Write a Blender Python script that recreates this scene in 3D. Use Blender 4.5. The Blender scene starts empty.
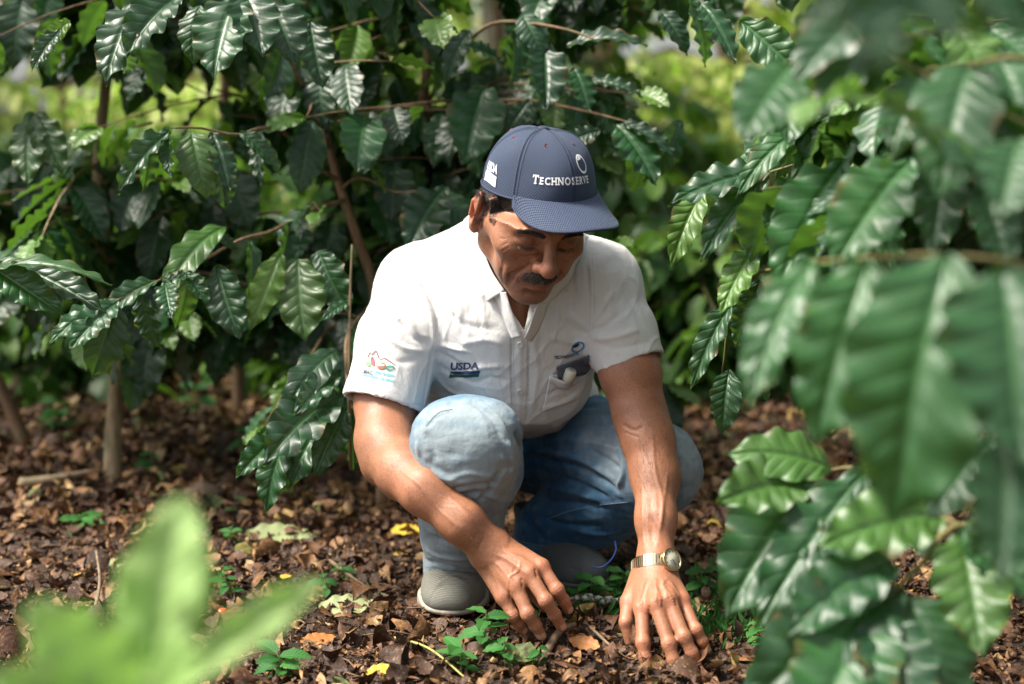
import bpy, bmesh, math, random, os
import numpy as np
from mathutils import Vector, Matrix
from mathutils.bvhtree import BVHTree

# ---------------------------------------------------------------- camera, sky, sun, exposure
sc = bpy.context.scene
W, H = 1024, 684
FPX = 1422.0
PITCH = math.atan((342-148)/FPX)
cam_d = bpy.data.cameras.new('camera')
cam = bpy.data.objects.new('camera', cam_d)
sc.collection.objects.link(cam)
cam.location = (0, 0, 0.70)
cam.rotation_euler = (math.pi/2-PITCH, 0, 0)
cam_d.sensor_width = 36.0
cam_d.lens = FPX*36/1024
cam_d.clip_start = 0.05
cam_d.clip_end = 400
cam_d.dof.use_dof = True
cam_d.dof.focus_distance = 2.06
cam_d.dof.aperture_fstop = 2.3
cam_d.dof.aperture_blades = 9
sc.camera = cam

SUN_EL, SUN_AZ = 57.0, -100.0          # azimuth measured from +Y (view direction), negative = from the left
world = bpy.data.worlds.new('World'); sc.world = world
world.use_nodes = True
wn = world.node_tree.nodes; wl = world.node_tree.links
wn.clear()
wo = wn.new('ShaderNodeOutputWorld'); wb = wn.new('ShaderNodeBackground')
ws = wn.new('ShaderNodeTexSky'); ws.sky_type = 'NISHITA'; ws.sun_disc = False
ws.sun_elevation = math.radians(SUN_EL); ws.sun_rotation = math.radians(SUN_AZ)
ws.air_density = 1.0; ws.dust_density = 4.0; ws.ozone_density = 0.6
wb.inputs['Strength'].default_value = 0.125
hs = wn.new('ShaderNodeHueSaturation'); hs.inputs['Saturation'].default_value = .35     # thin bright haze
wl.new(ws.outputs[0], hs.inputs['Color']); wl.new(hs.outputs[0], wb.inputs[0]); wl.new(wb.outputs[0], wo.inputs[0])
sun_d = bpy.data.lights.new('sun', 'SUN'); sun = bpy.data.objects.new('sun', sun_d)
sc.collection.objects.link(sun)
sun_d.energy = 4.7; sun_d.angle = math.radians(16.0); sun_d.color = (1.0, 0.93, 0.82)
_az, _el = math.radians(SUN_AZ), math.radians(SUN_EL)
SUNV = Vector((math.sin(_az)*math.cos(_el), math.cos(_az)*math.cos(_el), math.sin(_el)))
sun.rotation_euler = SUNV.to_track_quat('Z', 'Y').to_euler()
sc.view_settings.view_transform = 'Standard'; sc.view_settings.look = 'None'
sc.view_settings.gamma = 1.0; sc.view_settings.use_curve_mapping = False
sc.view_settings.exposure = 0.92
sc.cycles.use_denoising = True
sc.cycles.max_bounces = 8; sc.cycles.diffuse_bounces = 3; sc.cycles.glossy_bounces = 2
sc.cycles.transmission_bounces = 4; sc.cycles.transparent_max_bounces = 6
sc.cycles.caustics_reflective = False; sc.cycles.caustics_refractive = False

# ---------------------------------------------------------------- helpers
CAM = np.array([0, 0, .7]); FW = np.array([0, math.cos(PITCH), -math.sin(PITCH)])
UP = np.array([0, math.sin(PITCH), math.cos(PITCH)]); RT = np.array([1., 0, 0])
def P(px, py, d):
    """world point at depth d (metres along the lens axis) seen at pixel px, py"""
    return CAM + d*FW + d*(px-512)/FPX*RT + d*(342-py)/FPX*UP
def PG(px, py, z=0.0):
    k = math.sin(PITCH) + (py-342)/FPX*math.cos(PITCH)
    return P(px, py, (0.7-z)/k)
def proj(p):
    q = np.asarray(p)-CAM; d = q@FW
    return 512+FPX*(q@RT)/d, 342-FPX*(q@UP)/d, d
def nrm(v):
    v = np.asarray(v, float); return v/(np.linalg.norm(v)+1e-12)

def link(o, parent=None):
    sc.collection.objects.link(o)
    if parent is not None: o.parent = parent
    return o
def tag(o, label=None, cat=None, group=None, kind=None):
    if label: o['label'] = label
    if cat: o['category'] = cat
    if group: o['group'] = group
    if kind: o['kind'] = kind
    return o
def empty(name, loc=(0, 0, 0)):
    o = bpy.data.objects.new(name, None); o.empty_display_size = .05
    link(o); o.location = tuple(loc)
    return o
def reparent(ob, parent):
    """parent keeping world-space vertices where they are (parent at a plain location)"""
    ob.parent = parent
    ob.matrix_parent_inverse = Matrix.Translation(parent.location).inverted()
    return ob
def mesh_np(name, V, Fq, mat=None, parent=None, smooth=True, attrs=None, uv=None, mat_idx=None):
    """V (n,3), Fq (m,3|4) arrays -> object; V in world space"""
    V = np.asarray(V, np.float32); Fq = np.asarray(Fq, np.int32)
    me = bpy.data.meshes.new(name)
    n = Fq.shape[1]
    me.vertices.add(len(V)); me.vertices.foreach_set('co', V.ravel())
    me.loops.add(Fq.size); me.loops.foreach_set('vertex_index', Fq.ravel())
    me.polygons.add(len(Fq))
    me.polygons.foreach_set('loop_start', np.arange(0, Fq.size, n, dtype=np.int32))
    me.polygons.foreach_set('loop_total', np.full(len(Fq), n, np.int32))
    me.polygons.foreach_set('use_smooth', np.full(len(Fq), smooth))
    if mat_idx is not None: me.polygons.foreach_set('material_index', np.asarray(mat_idx, np.int32))
    me.update(calc_edges=True)
    if attrs:
        for k, a in attrs.items():
            a = np.asarray(a, np.float32)
            if a.ndim == 1:
                at = me.attributes.new(k, 'FLOAT', 'POINT'); at.data.foreach_set('value', a)
            else:
                at = me.attributes.new(k, 'FLOAT_COLOR', 'POINT')
                if a.shape[1] == 3: a = np.concatenate([a, np.ones((len(a), 1), np.float32)], 1)
                at.data.foreach_set('color', a.ravel())
    if uv is not None:
        l = me.uv_layers.new(name='UVMap'); l.data.foreach_set('uv', np.asarray(uv, np.float32)[Fq.ravel()].ravel())
    me.validate()
    for m in (mat if isinstance(mat, (list, tuple)) else [mat]):
        if m: me.materials.append(m)
    o = bpy.data.objects.new(name, me); link(o)
    if parent is not None: reparent(o, parent)
    return o
class Geo:
    """collects quads/tris pieces into one mesh"""
    def __init__(s): s.V = []; s.F = []; s.n = 0
    def add(s, V, F):
        V = np.asarray(V, float)
        for f in F: s.F.append([i+s.n for i in f])
        s.V.append(V); s.n += len(V)
    def build(s, name, mat, parent=None, smooth=True, bevel=0):
        me = bpy.data.meshes.new(name); me.from_pydata(np.concatenate(s.V).tolist(), [], s.F); me.update()
        if smooth: me.polygons.foreach_set('use_smooth', [True]*len(me.polygons))
        me.materials.append(mat)
        o = bpy.data.objects.new(name, me); link(o)
        if parent is not None: reparent(o, parent)
        return o
def tube(G, pts, rad, n=8, cap=True):
    pts = [np.asarray(p, float) for p in pts]
    if not hasattr(rad, '__len__'): rad = [rad]*len(pts)
    ref = np.array([0.13, 0.21, 0.97]); V = []; F = []
    for i, p in enumerate(pts):
        t = nrm(pts[min(i+1, len(pts)-1)]-pts[max(i-1, 0)])
        a = np.cross(t, ref)
        if np.linalg.norm(a) < .1: a = np.cross(t, [1, 0, 0])
        a = nrm(a); b = np.cross(t, a); ref = np.cross(a, t) if False else ref
        for k in range(n):
            w = 2*math.pi*k/n; V.append(p+rad[i]*(math.cos(w)*a+math.sin(w)*b))
    for i in range(len(pts)-1):
        for k in range(n):
            F.append([i*n+k, i*n+(k+1) % n, (i+1)*n+(k+1) % n, (i+1)*n+k])
    if cap:
        F.append(list(range(n))[::-1]); F.append([(len(pts)-1)*n+k for k in range(n)])
    G.add(V, F)
def box(G, c, R, h):
    """box with centre c, axes = columns of R, half sizes h"""
    V = [np.asarray(c)+np.asarray(R)@(np.array([x, y, z])*h) for x in (-1, 1) for y in (-1, 1) for z in (-1, 1)]
    G.add(V, [[0, 1, 3, 2], [4, 6, 7, 5], [0, 4, 5, 1], [2, 3, 7, 6], [0, 2, 6, 4], [1, 5, 7, 3]])
def spline(pts, n):
    """Catmull-Rom through pts"""
    pts = np.asarray(pts, float); m = len(pts)
    ext = np.vstack([2*pts[0]-pts[1], pts, 2*pts[-1]-pts[-2]])
    out = []
    for u in np.linspace(0, m-1-1e-9, n):
        i = int(u); t = u-i; a, b, c, d = ext[i:i+4]
        out.append(.5*((2*b)+(-a+c)*t+(2*a-5*b+4*c-d)*t*t+(-a+3*b-3*c+d)*t**3))
    return np.array(out)
def vnoise(p, seed=0, oct=3, f=1.0):
    """cheap smooth value noise, numpy, p (n,3) -> (n,) about -1..1"""
    p = np.asarray(p, float)*f; out = np.zeros(len(p)); a = 1.0
    for o in range(oct):
        i = np.floor(p).astype(np.int64); t = p-i; t = t*t*(3-2*t)
        r = 0
        for dx in (0, 1):
            for dy in (0, 1):
                for dz in (0, 1):
                    h = ((i[:, 0]+dx)*73856093) ^ ((i[:, 1]+dy)*19349663) ^ ((i[:, 2]+dz)*83492791) ^ (seed*2654435+o*97)
                    h = (h ^ (h >> 13))*1274126177 & 0x7fffffff
                    v = ((h ^ (h >> 16)) & 0xffff)/32767.5-1
                    r = r + v*np.where(dx, t[:, 0], 1-t[:, 0])*np.where(dy, t[:, 1], 1-t[:, 1])*np.where(dz, t[:, 2], 1-t[:, 2])
        out += a*r; a *= .5; p = p*2.03+7.1
    return out

# ---- materials
def new_mat(name):
    m = bpy.data.materials.new(name); m.use_nodes = True
    nt = m.node_tree; b = nt.nodes['Principled BSDF']
    return m, nt, b
def N(nt, t, **kw):
    n = nt.nodes.new(t)
    for k, v in kw.items():
        if k.startswith('i_'): n.inputs[int(k[2:])].default_value = v
        else: setattr(n, k, v)
    return n
def noise(nt, scale, detail=4, coord=None, rough=.55, dist=0):
    n = nt.nodes.new('ShaderNodeTexNoise'); n.inputs['Scale'].default_value = scale
    n.inputs['Detail'].default_value = detail; n.inputs['Roughness'].default_value = rough
    n.inputs['Distortion'].default_value = dist
    if coord is not None: nt.links.new(coord, n.inputs['Vector'])
    return n.outputs['Fac']
def ramp(nt, fac, stops):
    r = nt.nodes.new('ShaderNodeValToRGB'); e = r.color_ramp.elements
    while len(e) > 1: e.remove(e[-1])
    for i, (p, c) in enumerate(stops):
        el = e[0] if i == 0 else e.new(p)
        el.position = p; el.color = (*c, 1) if len(c) == 3 else c
    nt.links.new(fac, r.inputs[0]); return r.outputs[0]
def mixc(nt, fac, a, b, mode='MIX'):
    m = nt.nodes.new('ShaderNodeMix'); m.data_type = 'RGBA'; m.blend_type = mode
    for s, v in ((0, fac), (6, a), (7, b)):
        if isinstance(v, bpy.types.NodeSocket): nt.links.new(v, m.inputs[s])
        elif s == 0: m.inputs[0].default_value = v
        else: m.inputs[s].default_value = (*v, 1) if len(v) == 3 else v
    return m.outputs[2]
def mth(nt, op, a, b=None, c=None):
    m = nt.nodes.new('ShaderNodeMath'); m.operation = op
    for i, v in enumerate((a, b, c)):
        if v is None: continue
        if isinstance(v, bpy.types.NodeSocket): nt.links.new(v, m.inputs[i])
        else: m.inputs[i].default_value = v
    return m.outputs[0]
def bump(nt, b, height, dist, strength=1.0, prev=None):
    n = nt.nodes.new('ShaderNodeBump'); n.inputs['Distance'].default_value = dist
    n.inputs['Strength'].default_value = strength
    nt.links.new(height, n.inputs['Height'])
    if prev is not None: nt.links.new(prev, n.inputs['Normal'])
    nt.links.new(n.outputs[0], b.inputs['Normal']); return n.outputs[0]
def attr(nt, name, out=0):
    a = nt.nodes.new('ShaderNodeAttribute'); a.attribute_name = name
    return a.outputs['Color' if out == 0 else 'Fac']
def pos(nt):
    return nt.nodes.new('ShaderNodeNewGeometry').outputs['Position']
def plain(name, col, rough=.6, metal=0, bumpy=None, spec=.5, var=.12):
    m, nt, b = new_mat(name)
    p = pos(nt)
    c = mixc(nt, noise(nt, 90, 3, p), tuple(x*(1-var) for x in col), tuple(min(1, x*(1+var)) for x in col))
    nt.links.new(c, b.inputs['Base Color']); b.inputs['Roughness'].default_value = rough
    b.inputs['Metallic'].default_value = metal; b.inputs['Specular IOR Level'].default_value = spec
    if bumpy: bump(nt, b, noise(nt, bumpy[0], 3, p), bumpy[1])
    return m

# ---------------------------------------------------------------- implicit surfaces (smoothly joined tapered limbs) and their mesher
def rc(a, b, r1, r2): return ('rc', np.asarray(a, float), np.asarray(b, float), r1, r2)
def el(c, r, R=None): return ('el', np.asarray(c, float), np.asarray(r, float), np.eye(3) if R is None else np.asarray(R))
def pl(c, n): return ('pl', np.asarray(c, float), nrm(n))
def prim(p, s):
    if s[0] == 'rc':
        ba = s[2]-s[1]; pa = p-s[1]
        t = np.clip(pa@ba/(ba@ba+1e-12), 0, 1)
        return np.linalg.norm(pa-t[:, None]*ba, axis=1)-(s[3]+(s[4]-s[3])*t)
    if s[0] == 'el':
        q = (p-s[1])@s[3]; k0 = np.linalg.norm(q/s[2], axis=1); k1 = np.linalg.norm(q/(s[2]**2), axis=1)
        return np.where(k1 > 1e-9, k0*(k0-1)/np.maximum(k1, 1e-9), -s[2].min())
    if s[0] == 'pl':
        return (p-s[1])@s[2]
def sdf(p, ops, cull=None):
    d = np.full(len(p), 1e3)
    for i, (op, s, k) in enumerate(ops):
        if cull is not None and not cull[i]: continue
        e = prim(p, s)
        if op == 'u':
            h = np.maximum(k-np.abs(d-e), 0)/max(k, 1e-9); d = np.minimum(d, e)-h*h*k/4
        elif op == 's':
            h = np.maximum(k-np.abs(d+e), 0)/max(k, 1e-9); d = np.maximum(d, -e)+h*h*k/4
        elif op == 'i':
            h = np.maximum(k-np.abs(d-e), 0)/max(k, 1e-9); d = np.maximum(d, e)+h*h*k/4
    return d
def mesh_sdf(ops, h, nb=14):
    lo = np.full(3, 1e9); hi = -lo
    for op, s, k in ops:
        if op != 'u': continue
        if s[0] == 'rc':
            r = max(s[3], s[4]); pts = np.array([s[1]-r, s[1]+r, s[2]-r, s[2]+r])
        else:
            r = s[2].max(); pts = np.array([s[1]-r, s[1]+r])
        lo = np.minimum(lo, pts.min(0)); hi = np.maximum(hi, pts.max(0))
    lo -= .02; hi += .02
    B = nb*h; nblk = np.ceil((hi-lo)/B).astype(int)
    g = np.stack(np.meshgrid(*[np.arange(n) for n in nblk], indexing='ij'), -1).reshape(-1, 3)
    cen = lo+(g+.5)*B; rad = B*.5*1.74
    dc = sdf(cen, ops); act = np.abs(dc) < rad*2.2+.02
    g = g[act]; cen = cen[act]
    pc = np.stack([prim(cen, s) for _, s, _ in ops], 1)
    ks = np.array([k for _, _, k in ops])
    keep = (pc < rad*2.2+ks*1.5+h+.01)
    for j, (op, s, k) in enumerate(ops):
        if op == 'i': keep[:, j] = True
    NX = nblk*nb+2
    ax = np.arange(nb+1)
    loc = np.stack(np.meshgrid(ax, ax, ax, indexing='ij'), -1).reshape(-1, 3)
    ids = []; vs = []; E = []
    for bi in range(len(g)):
        if not any(keep[bi, j] for j in range(len(ops)) if ops[j][0] == 'u'): continue
        o = g[bi]*nb; p = lo+(o+loc)*h
        d = sdf(p, ops, keep[bi]).reshape(nb+1, nb+1, nb+1)
        if d.min() > 0 or d.max() < 0: continue
        s = d < 0
        cnt = np.zeros((nb, nb, nb)); acc = np.zeros((nb, nb, nb, 3))
        for axn in range(3):
            for u in (0, 1):
                for v in (0, 1):
                    sl0 = [None]*3; sl1 = [None]*3; oth = [a for a in range(3) if a != axn]
                    sl0[axn] = slice(0, nb); sl1[axn] = slice(1, nb+1)
                    for a, w in zip(oth, (u, v)):
                        sl0[a] = sl1[a] = slice(w, w+nb)
                    d0 = d[tuple(sl0)]; d1 = d[tuple(sl1)]
                    cr = (d0 < 0) != (d1 < 0)
                    t = np.where(cr, d0/np.where(cr, d0-d1, 1), 0)
                    cnt += cr; acc[..., axn] += np.where(cr, t, 0)
                    for a, w in zip(oth, (u, v)):
                        acc[..., a] += np.where(cr, w, 0)
        m = cnt > 0
        idx = np.argwhere(m)
        vs.append(lo+(o+idx+acc[m]/cnt[m][:, None])*h)
        gi = o+idx+1
        ids.append((gi[:, 0]*NX[1]+gi[:, 1])*NX[2]+gi[:, 2])
        for axn in range(3):
            sl1 = [slice(0, nb)]*3; sl1[axn] = slice(1, nb+1)
            s0 = s[:nb, :nb, :nb]; s1 = s[tuple(sl1)]
            for sg in (0, 1):
                e = np.argwhere((s0 != s1) & (s0 == bool(sg)))
                if not len(e): continue
                c = o+e+1; oth = [a for a in range(3) if a != axn]
                q = []
                for (u, v) in ((0, 0), (-1, 0), (-1, -1), (0, -1)):
                    cc = c.copy(); cc[:, oth[0]] += u; cc[:, oth[1]] += v
                    q.append((cc[:, 0]*NX[1]+cc[:, 1])*NX[2]+cc[:, 2])
                q = np.stack(q, 1)
                flip = (sg == 1) ^ (axn == 1)
                E.append(q[:, ::-1] if not flip else q)
    ids = np.concatenate(ids); vs = np.concatenate(vs); E = np.concatenate(E)
    so = np.argsort(ids); ids = ids[so]; vs = vs[so]
    j = np.searchsorted(ids, E); j = np.clip(j, 0, len(ids)-1)
    ok = (ids[j] == E).all(1)
    return vs, j[ok]
def vnormals(V, Fq):
    n = np.cross(V[Fq[:, 2]]-V[Fq[:, 0]], V[Fq[:, 3]]-V[Fq[:, 1]])
    out = np.zeros_like(V)
    for k in range(4):
        for a in range(3): out[:, a] += np.bincount(Fq[:, k], n[:, a], len(V))
    return out/(np.linalg.norm(out, axis=1, keepdims=True)+1e-12)
def relax(V, Fq, it=1, w=.5):
    for _ in range(it):
        s = np.zeros_like(V); c = np.zeros(len(V))
        for k in range(4):
            for q in (1, 3):
                for a in range(3): s[:, a] += np.bincount(Fq[:, k], V[Fq[:, (k+q) % 4], a], len(V))
                c += np.bincount(Fq[:, k], minlength=len(V))
        V = V+w*(s/np.maximum(c, 1)[:, None]-V)
    return V
class Surf:
    """ray caster onto a numpy mesh, used to lay seams, folds and badges on real surfaces"""
    def __init__(s, V, Fq): s.b = BVHTree.FromPolygons([tuple(v) for v in V], [tuple(f) for f in Fq.tolist()])
    def hit(s, px, py, dmin=0):
        o = CAM; t = nrm(P(px, py, 1)-CAM)
        r = s.b.ray_cast(Vector(o), Vector(t))
        if r[0] is None: return None, None
        n = np.array(r[1]); p = np.array(r[0])
        return p, (n if n@t < 0 else -n)
def creases(V, Nn, surf, lines):
    """each line: (pixel polyline, width, height): a ridge (+) or groove (-) following the surface"""
    V = V.copy(); D = np.zeros(len(V))
    for pts, w, amp in lines:
        n = max(6, int(sum(math.dist(pts[i], pts[i+1]) for i in range(len(pts)-1))/2.0))
        sp = spline(pts, n); Q = []; A = []
        for i, (x, y) in enumerate(sp):
            h, _ = surf.hit(x, y)
            if h is None: continue
            t = i/(n-1); Q.append(h); A.append(min(1, 5*t+.15, 5*(1-t)+.15))
        if not Q: continue
        Q = np.array(Q); A = np.array(A)
        m = np.where(((V > Q.min(0)-3*w) & (V < Q.max(0)+3*w)).all(1))[0]
        if not len(m): continue
        d2 = ((V[m][:, None, :]-Q[None])**2).sum(2)
        j = d2.argmin(1)
        D[m] += amp*A[j]*np.exp(-d2[np.arange(len(m)), j]/(w*w))
    return V+Nn*D[:, None]
# ================================================================ THE MAN
def rot3(y, p, r):
    f = np.array([math.sin(y)*math.cos(p), -math.cos(y)*math.cos(p), -math.sin(p)])
    r0 = nrm(np.cross(f, [0, 0, 1])); u0 = np.cross(r0, f)
    rr = r0*math.cos(r)+u0*math.sin(r)
    return np.stack([rr, f, np.cross(rr, f)], 1)
HR = rot3(math.radians(20), math.radians(30), math.radians(4)); HO = P(529, 214, 2.085); HS = .975
def hd(x, y, z): return HO+HR@(np.array([x, y, z*(.94 if z < 0 else 1)])*HS)
def H_rc(a, b, r1, r2): return rc(hd(*a), hd(*b), r1*HS, r2*HS)
def H_el(c, r, rz=0, rx=0, ry=0):
    R = np.array((Matrix.Rotation(rz, 3, 'Z') @ Matrix.Rotation(rx, 3, 'X') @ Matrix.Rotation(ry, 3, 'Y')))
    return el(hd(*c), np.array(r)*HS, HR@R)
head = []
def U(L, s, k=.01): L.append(('u', s, k))
def S(L, s, k=.004): L.append(('s', s, k))
U(head, H_el((0, -.008, .043), (.076, .096, .084)), 0)
U(head, H_el((0, .035, .02), (.066, .058, .06)), .02)                    # front of the skull
U(head, H_el((0, .045, -.045), (.052, .044, .05)), .025)                 # mid face
for s in (1, -1):
    U(head, H_rc((s*.050, .004, -.050), (s*.018, .070, -.094), .014, .014), .028)   # jaw
    U(head, H_rc((s*.060, .006, -.02), (s*.051, .004, -.052), .013, .013), .028)
    U(head, H_el((s*.048, .062, -.018), (.022, .020, .017)), .02)        # cheekbone
    U(head, H_rc((s*.059, .045, -.008), (s*.065, .008, -.006), .009, .008), .022)
    U(head, H_el((s*.036, .062, -.052), (.020, .020, .022)), .02)        # cheek
U(head, H_el((0, .074, -.062), (.026, .022, .026)), .018)                # muzzle
U(head, H_el((0, .078, -.099), (.021, .015, .014)), .014)                # chin
for s in (1, -1):
    U(head, H_rc((s*.010, .090, .026), (s*.044, .076, .026), .0105, .010), .014)    # brow ridge
    S(head, H_el((s*.032, .102, .006), (.019, .016, .0135)), .016)       # eye socket
    U(head, H_el((s*.032, .0745, .003), (.0165, .0145, .0135)), .004)    # lidded eye
    S(head, H_rc((s*.018, .095, -.001), (s*.045, .085, -.003), .0010, .0010), .0025) # lid line
    S(head, H_rc((s*.019, .094, .0115), (s*.045, .084, .011), .0012, .0012), .004)   # upper fold
    U(head, H_rc((s*.018, .086, -.010), (s*.044, .078, -.014), .0045, .004), .006)   # bag
    S(head, H_rc((s*.016, .094, -.016), (s*.040, .088, -.026), .0016, .0012), .006)
U(head, H_rc((0, .090, .018), (0, .112, -.022), .0075, .0100), .010)     # nose
U(head, H_el((0, .1125, -.028), (.0118, .0125, .0112)), .008)
for s in (1, -1):
    U(head, H_el((s*.0132, .099, -.031), (.0078, .0110, .0088)), .006)
    S(head, H_el((s*.0068, .106, -.0405), (.0042, .0065, .0045)), .003)
    S(head, H_rc((s*.023, .097, -.026), (s*.0215, .094, -.040), .0012, .001), .005)
    S(head, H_rc((s*.024, .092, -.036), (s*.040, .080, -.060), .0018, .0018), .008)  # smile fold
    S(head, H_rc((s*.040, .080, -.060), (s*.038, .074, -.082), .0014, .0010), .008)
U(head, H_rc((-.020, .088, -.066), (0, .0965, -.0635), .0042, .0052), .005)
U(head, H_rc((.020, .088, -.066), (0, .0965, -.0635), .0042, .0052), .003)
U(head, H_rc((-.015, .088, -.0735), (.015, .088, -.0735), .0052, .0052), .005)
U(head, H_el((0, .0935, -.0742), (.015, .0062, .0062)), .004)
for s in (1, -1):
    S(head, H_rc((0, .1015, -.0688), (s*.025, .0905, -.0700), .0010, .0009), .0022)
S(head, H_rc((-.012, .0925, -.083), (.012, .0925, -.083), .0022, .0022), .010)       # under the lip
for s in (1, -1):                                                        # ears
    U(head, H_el((s*.082, -.010, -.004), (.0080, .0200, .0335), s*-.34, -.15), .005)
    S(head, H_el((s*.0900, -.006, -.001), (.0065, .0125, .0215), s*-.34, -.15), .005)
    U(head, H_rc((s*.0845, -.012, .012), (s*.0845, -.006, .002), .0026, .0026), .004)
    U(head, H_rc((s*.0875, -.015, .010), (s*.0870, -.014, -.014), .0028, .003), .004)
    U(head, H_el((s*.081, -.001, -.030), (.006, .008, .009)), .006)
    U(head, H_el((s*.0805, .006, -.007), (.003, .004, .006)), .004)
NB = P(512, 268, 2.215)
U(head, rc(hd(0, -.022, -.03), NB, .044, .044), .022)
U(head, rc(hd(0, .015, -.08), P(514, 305, 2.205), .022, .03), .02)
U(head, rc(NB, P(508, 360, 2.34), .05, .08), .03)
U(head, rc(P(512, 288, 2.185), P(523, 330, 2.180), .032, .014), .02)

arms = []
def arm(pts, k=.02):
    for (a, b) in zip(pts[:-1], pts[1:]):
        U(arms, rc(P(*a[:3]), P(*b[:3]), a[3], b[3]), k)
WR = P(490, 549, 2.028); WL = P(656, 567, 2.03)
arm([(408, 300, 2.24, .040), (386, 402, 2.185, .0455), (384, 440, 2.145, .041), (385, 462, 2.12, .038)])
arm([(389, 447, 2.12, .036), (403, 472, 2.075, .0375), (425, 490, 2.035, .034), (462, 522, 2.015, .029), (487, 546, 2.022, .0265)])
arm([(600, 300, 2.21, .036), (630, 372, 2.17, .044), (640, 415, 2.155, .039)])
arm([(640, 415, 2.155, .037), (648, 440, 2.135, .037), (655, 475, 2.11, .034), (656, 520, 2.065, .0270), (656, 560, 2.035, .0232)])
# right hand
def finger(L, mcp, pip, tip, r=(.0105, .0098, .0088, .0072)):
    m, p, t = P(*mcp), P(*pip), P(*tip)
    d = p+(t-p)*.56+nrm(-FW+UP*.6)*.0025
    U(L, rc(m, p, r[0], r[1]*.93), .006); U(L, rc(p, d, r[1]*.95, r[2]*.95), .002); U(L, rc(d, t, r[2]*.95, r[3]), .002)
    U(L, el(p, (r[1]*.99,)*3), .005); U(L, el(d, (r[2]*.98,)*3), .004)
    return [m, p, d, t]
FR = {}; FL = {}
handr = []
mr = {'i': (541, 567, 2.000), 'm': (529, 574, 1.985), 'r': (516, 586, 1.985), 'l': (504, 597, 1.995)}
for k, a, r in (('i', (500, 545, 2.035), .0135), ('m', (494, 548, 2.022), .0145), ('r', (489, 553, 2.022), .0145), ('l', (484, 558, 2.035), .0135)):
    U(handr, rc(P(*a), P(*mr[k]), r*1.25, .0125), .012)
U(handr, rc(WR, P(493, 552, 2.03), .0265, .0225), .02)
for k, p, t in (('i', (557, 590, 1.985), (568, 609, 2.005)), ('m', (546, 601, 1.965), (561, 626, 1.985)),
                ('r', (528, 614, 1.968), (541, 635, 1.985)), ('l', (513, 616, 1.985), (523, 630, 2.0))):
    FR[k] = finger(handr, mr[k], p, t, (.0108, .0100, .0090, .0076) if k != 'l' else (.0098, .0088, .0080, .0068))
U(handr, rc(P(500, 562, 2.08), P(530, 588, 2.05), .018, .013), .012)       # thumb, tucked under the palm
U(handr, rc(P(530, 588, 2.05), P(545, 606, 2.045), .012, .009), .006)
handl = []
ml = {'i': (642, 608, 1.975), 'm': (656, 604, 1.96), 'r': (669, 600, 1.965), 'l': (682, 600, 1.98)}
for k, a, r in (('i', (647, 576, 2.02), .0130), ('m', (654, 575, 2.012), .0140), ('r', (661, 575, 2.012), .0140), ('l', (667, 576, 2.02), .0130)):
    U(handl, rc(P(*a), P(*ml[k]), r*1.15, .0122), .012)
U(handl, rc(P(656, 560, 2.035), P(656, 577, 2.025), .0240, .0215), .02)
for k, p, t in (('i', (643, 643, 1.945), (647, 671, 1.94)), ('m', (669, 644, 1.93), (677, 674, 1.925)),
                ('r', (684, 637, 1.935), (697.5, 666, 1.935)), ('l', (696, 630, 1.95), (707, 651, 1.955))):
    FL[k] = finger(handl, ml[k], p, t, (.0106, .0098, .0088, .0074) if k != 'l' else (.0096, .0086, .0078, .0066))
U(handl, rc(P(642, 580, 2.03), P(629, 602, 2.005), .019, .0125), .014)
U(handl, rc(P(629, 602, 2.005), P(626, 622, 1.985), .0112, .0098), .006)
U(handl, rc(P(626, 622, 1.985), P(630, 641, 1.985), .0098, .0080), .003)
arms += handr+handl

def skin_cols(V, part):
    base = np.array([.355, .156, .085]); n = vnoise(V, 3, 4, 55); n2 = vnoise(V, 5, 3, 14)
    c = base[None]*(1+.13*n[:, None]+.12*n2[:, None])
    c[:, 0] *= 1+.03*n2
    return c
def zone(V, c, r): return np.exp(-(((V-c)@HR/np.array(r)/HS)**2).sum(1))
def blend(c, w, col): return c*(1-w[:, None])+np.array(col)[None]*w[:, None]

CR = rot3(math.radians(30), math.radians(12), math.radians(-3)); CO = P(539, 189.5, 2.085)
CA, CB, CH = .0792, .0955, .090
Vh, Fh = mesh_sdf(head, .0016)
q = (Vh-CO)@CR; rho = np.linalg.norm(q/np.array([CA, CB, CH]), axis=1); lim = .935+np.clip((-q[:, 2]-.022*(q[:, 1] > .015))/.008, 0, 1)*.4+np.where((np.abs(((Vh-HO)@HR)[:, 0]) > .0770) & (((Vh-HO)@HR)[:, 2] < .030) & (((Vh-HO)@HR)[:, 1] > -.034) & (((Vh-HO)@HR)[:, 1] < .014), 1., 0)
f = np.where((q[:, 2] > -.031) & (rho > lim), lim/rho, 1)
q[:, :2] *= f[:, None]; q[:, 2] = np.where(q[:, 2] > 0, q[:, 2]*f, q[:, 2]); Vh = CO+q@CR.T
for _ in range(8): Vh[f < 1] = relax(Vh, Fh, 1)[f < 1]
Nh = vnormals(Vh, Fh)
if ((Vh-HO)*Nh)[np.linalg.norm(Vh-HO, axis=1) < .2].sum() < 0: Fh = Fh[:, ::-1]; Nh = -Nh
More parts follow.
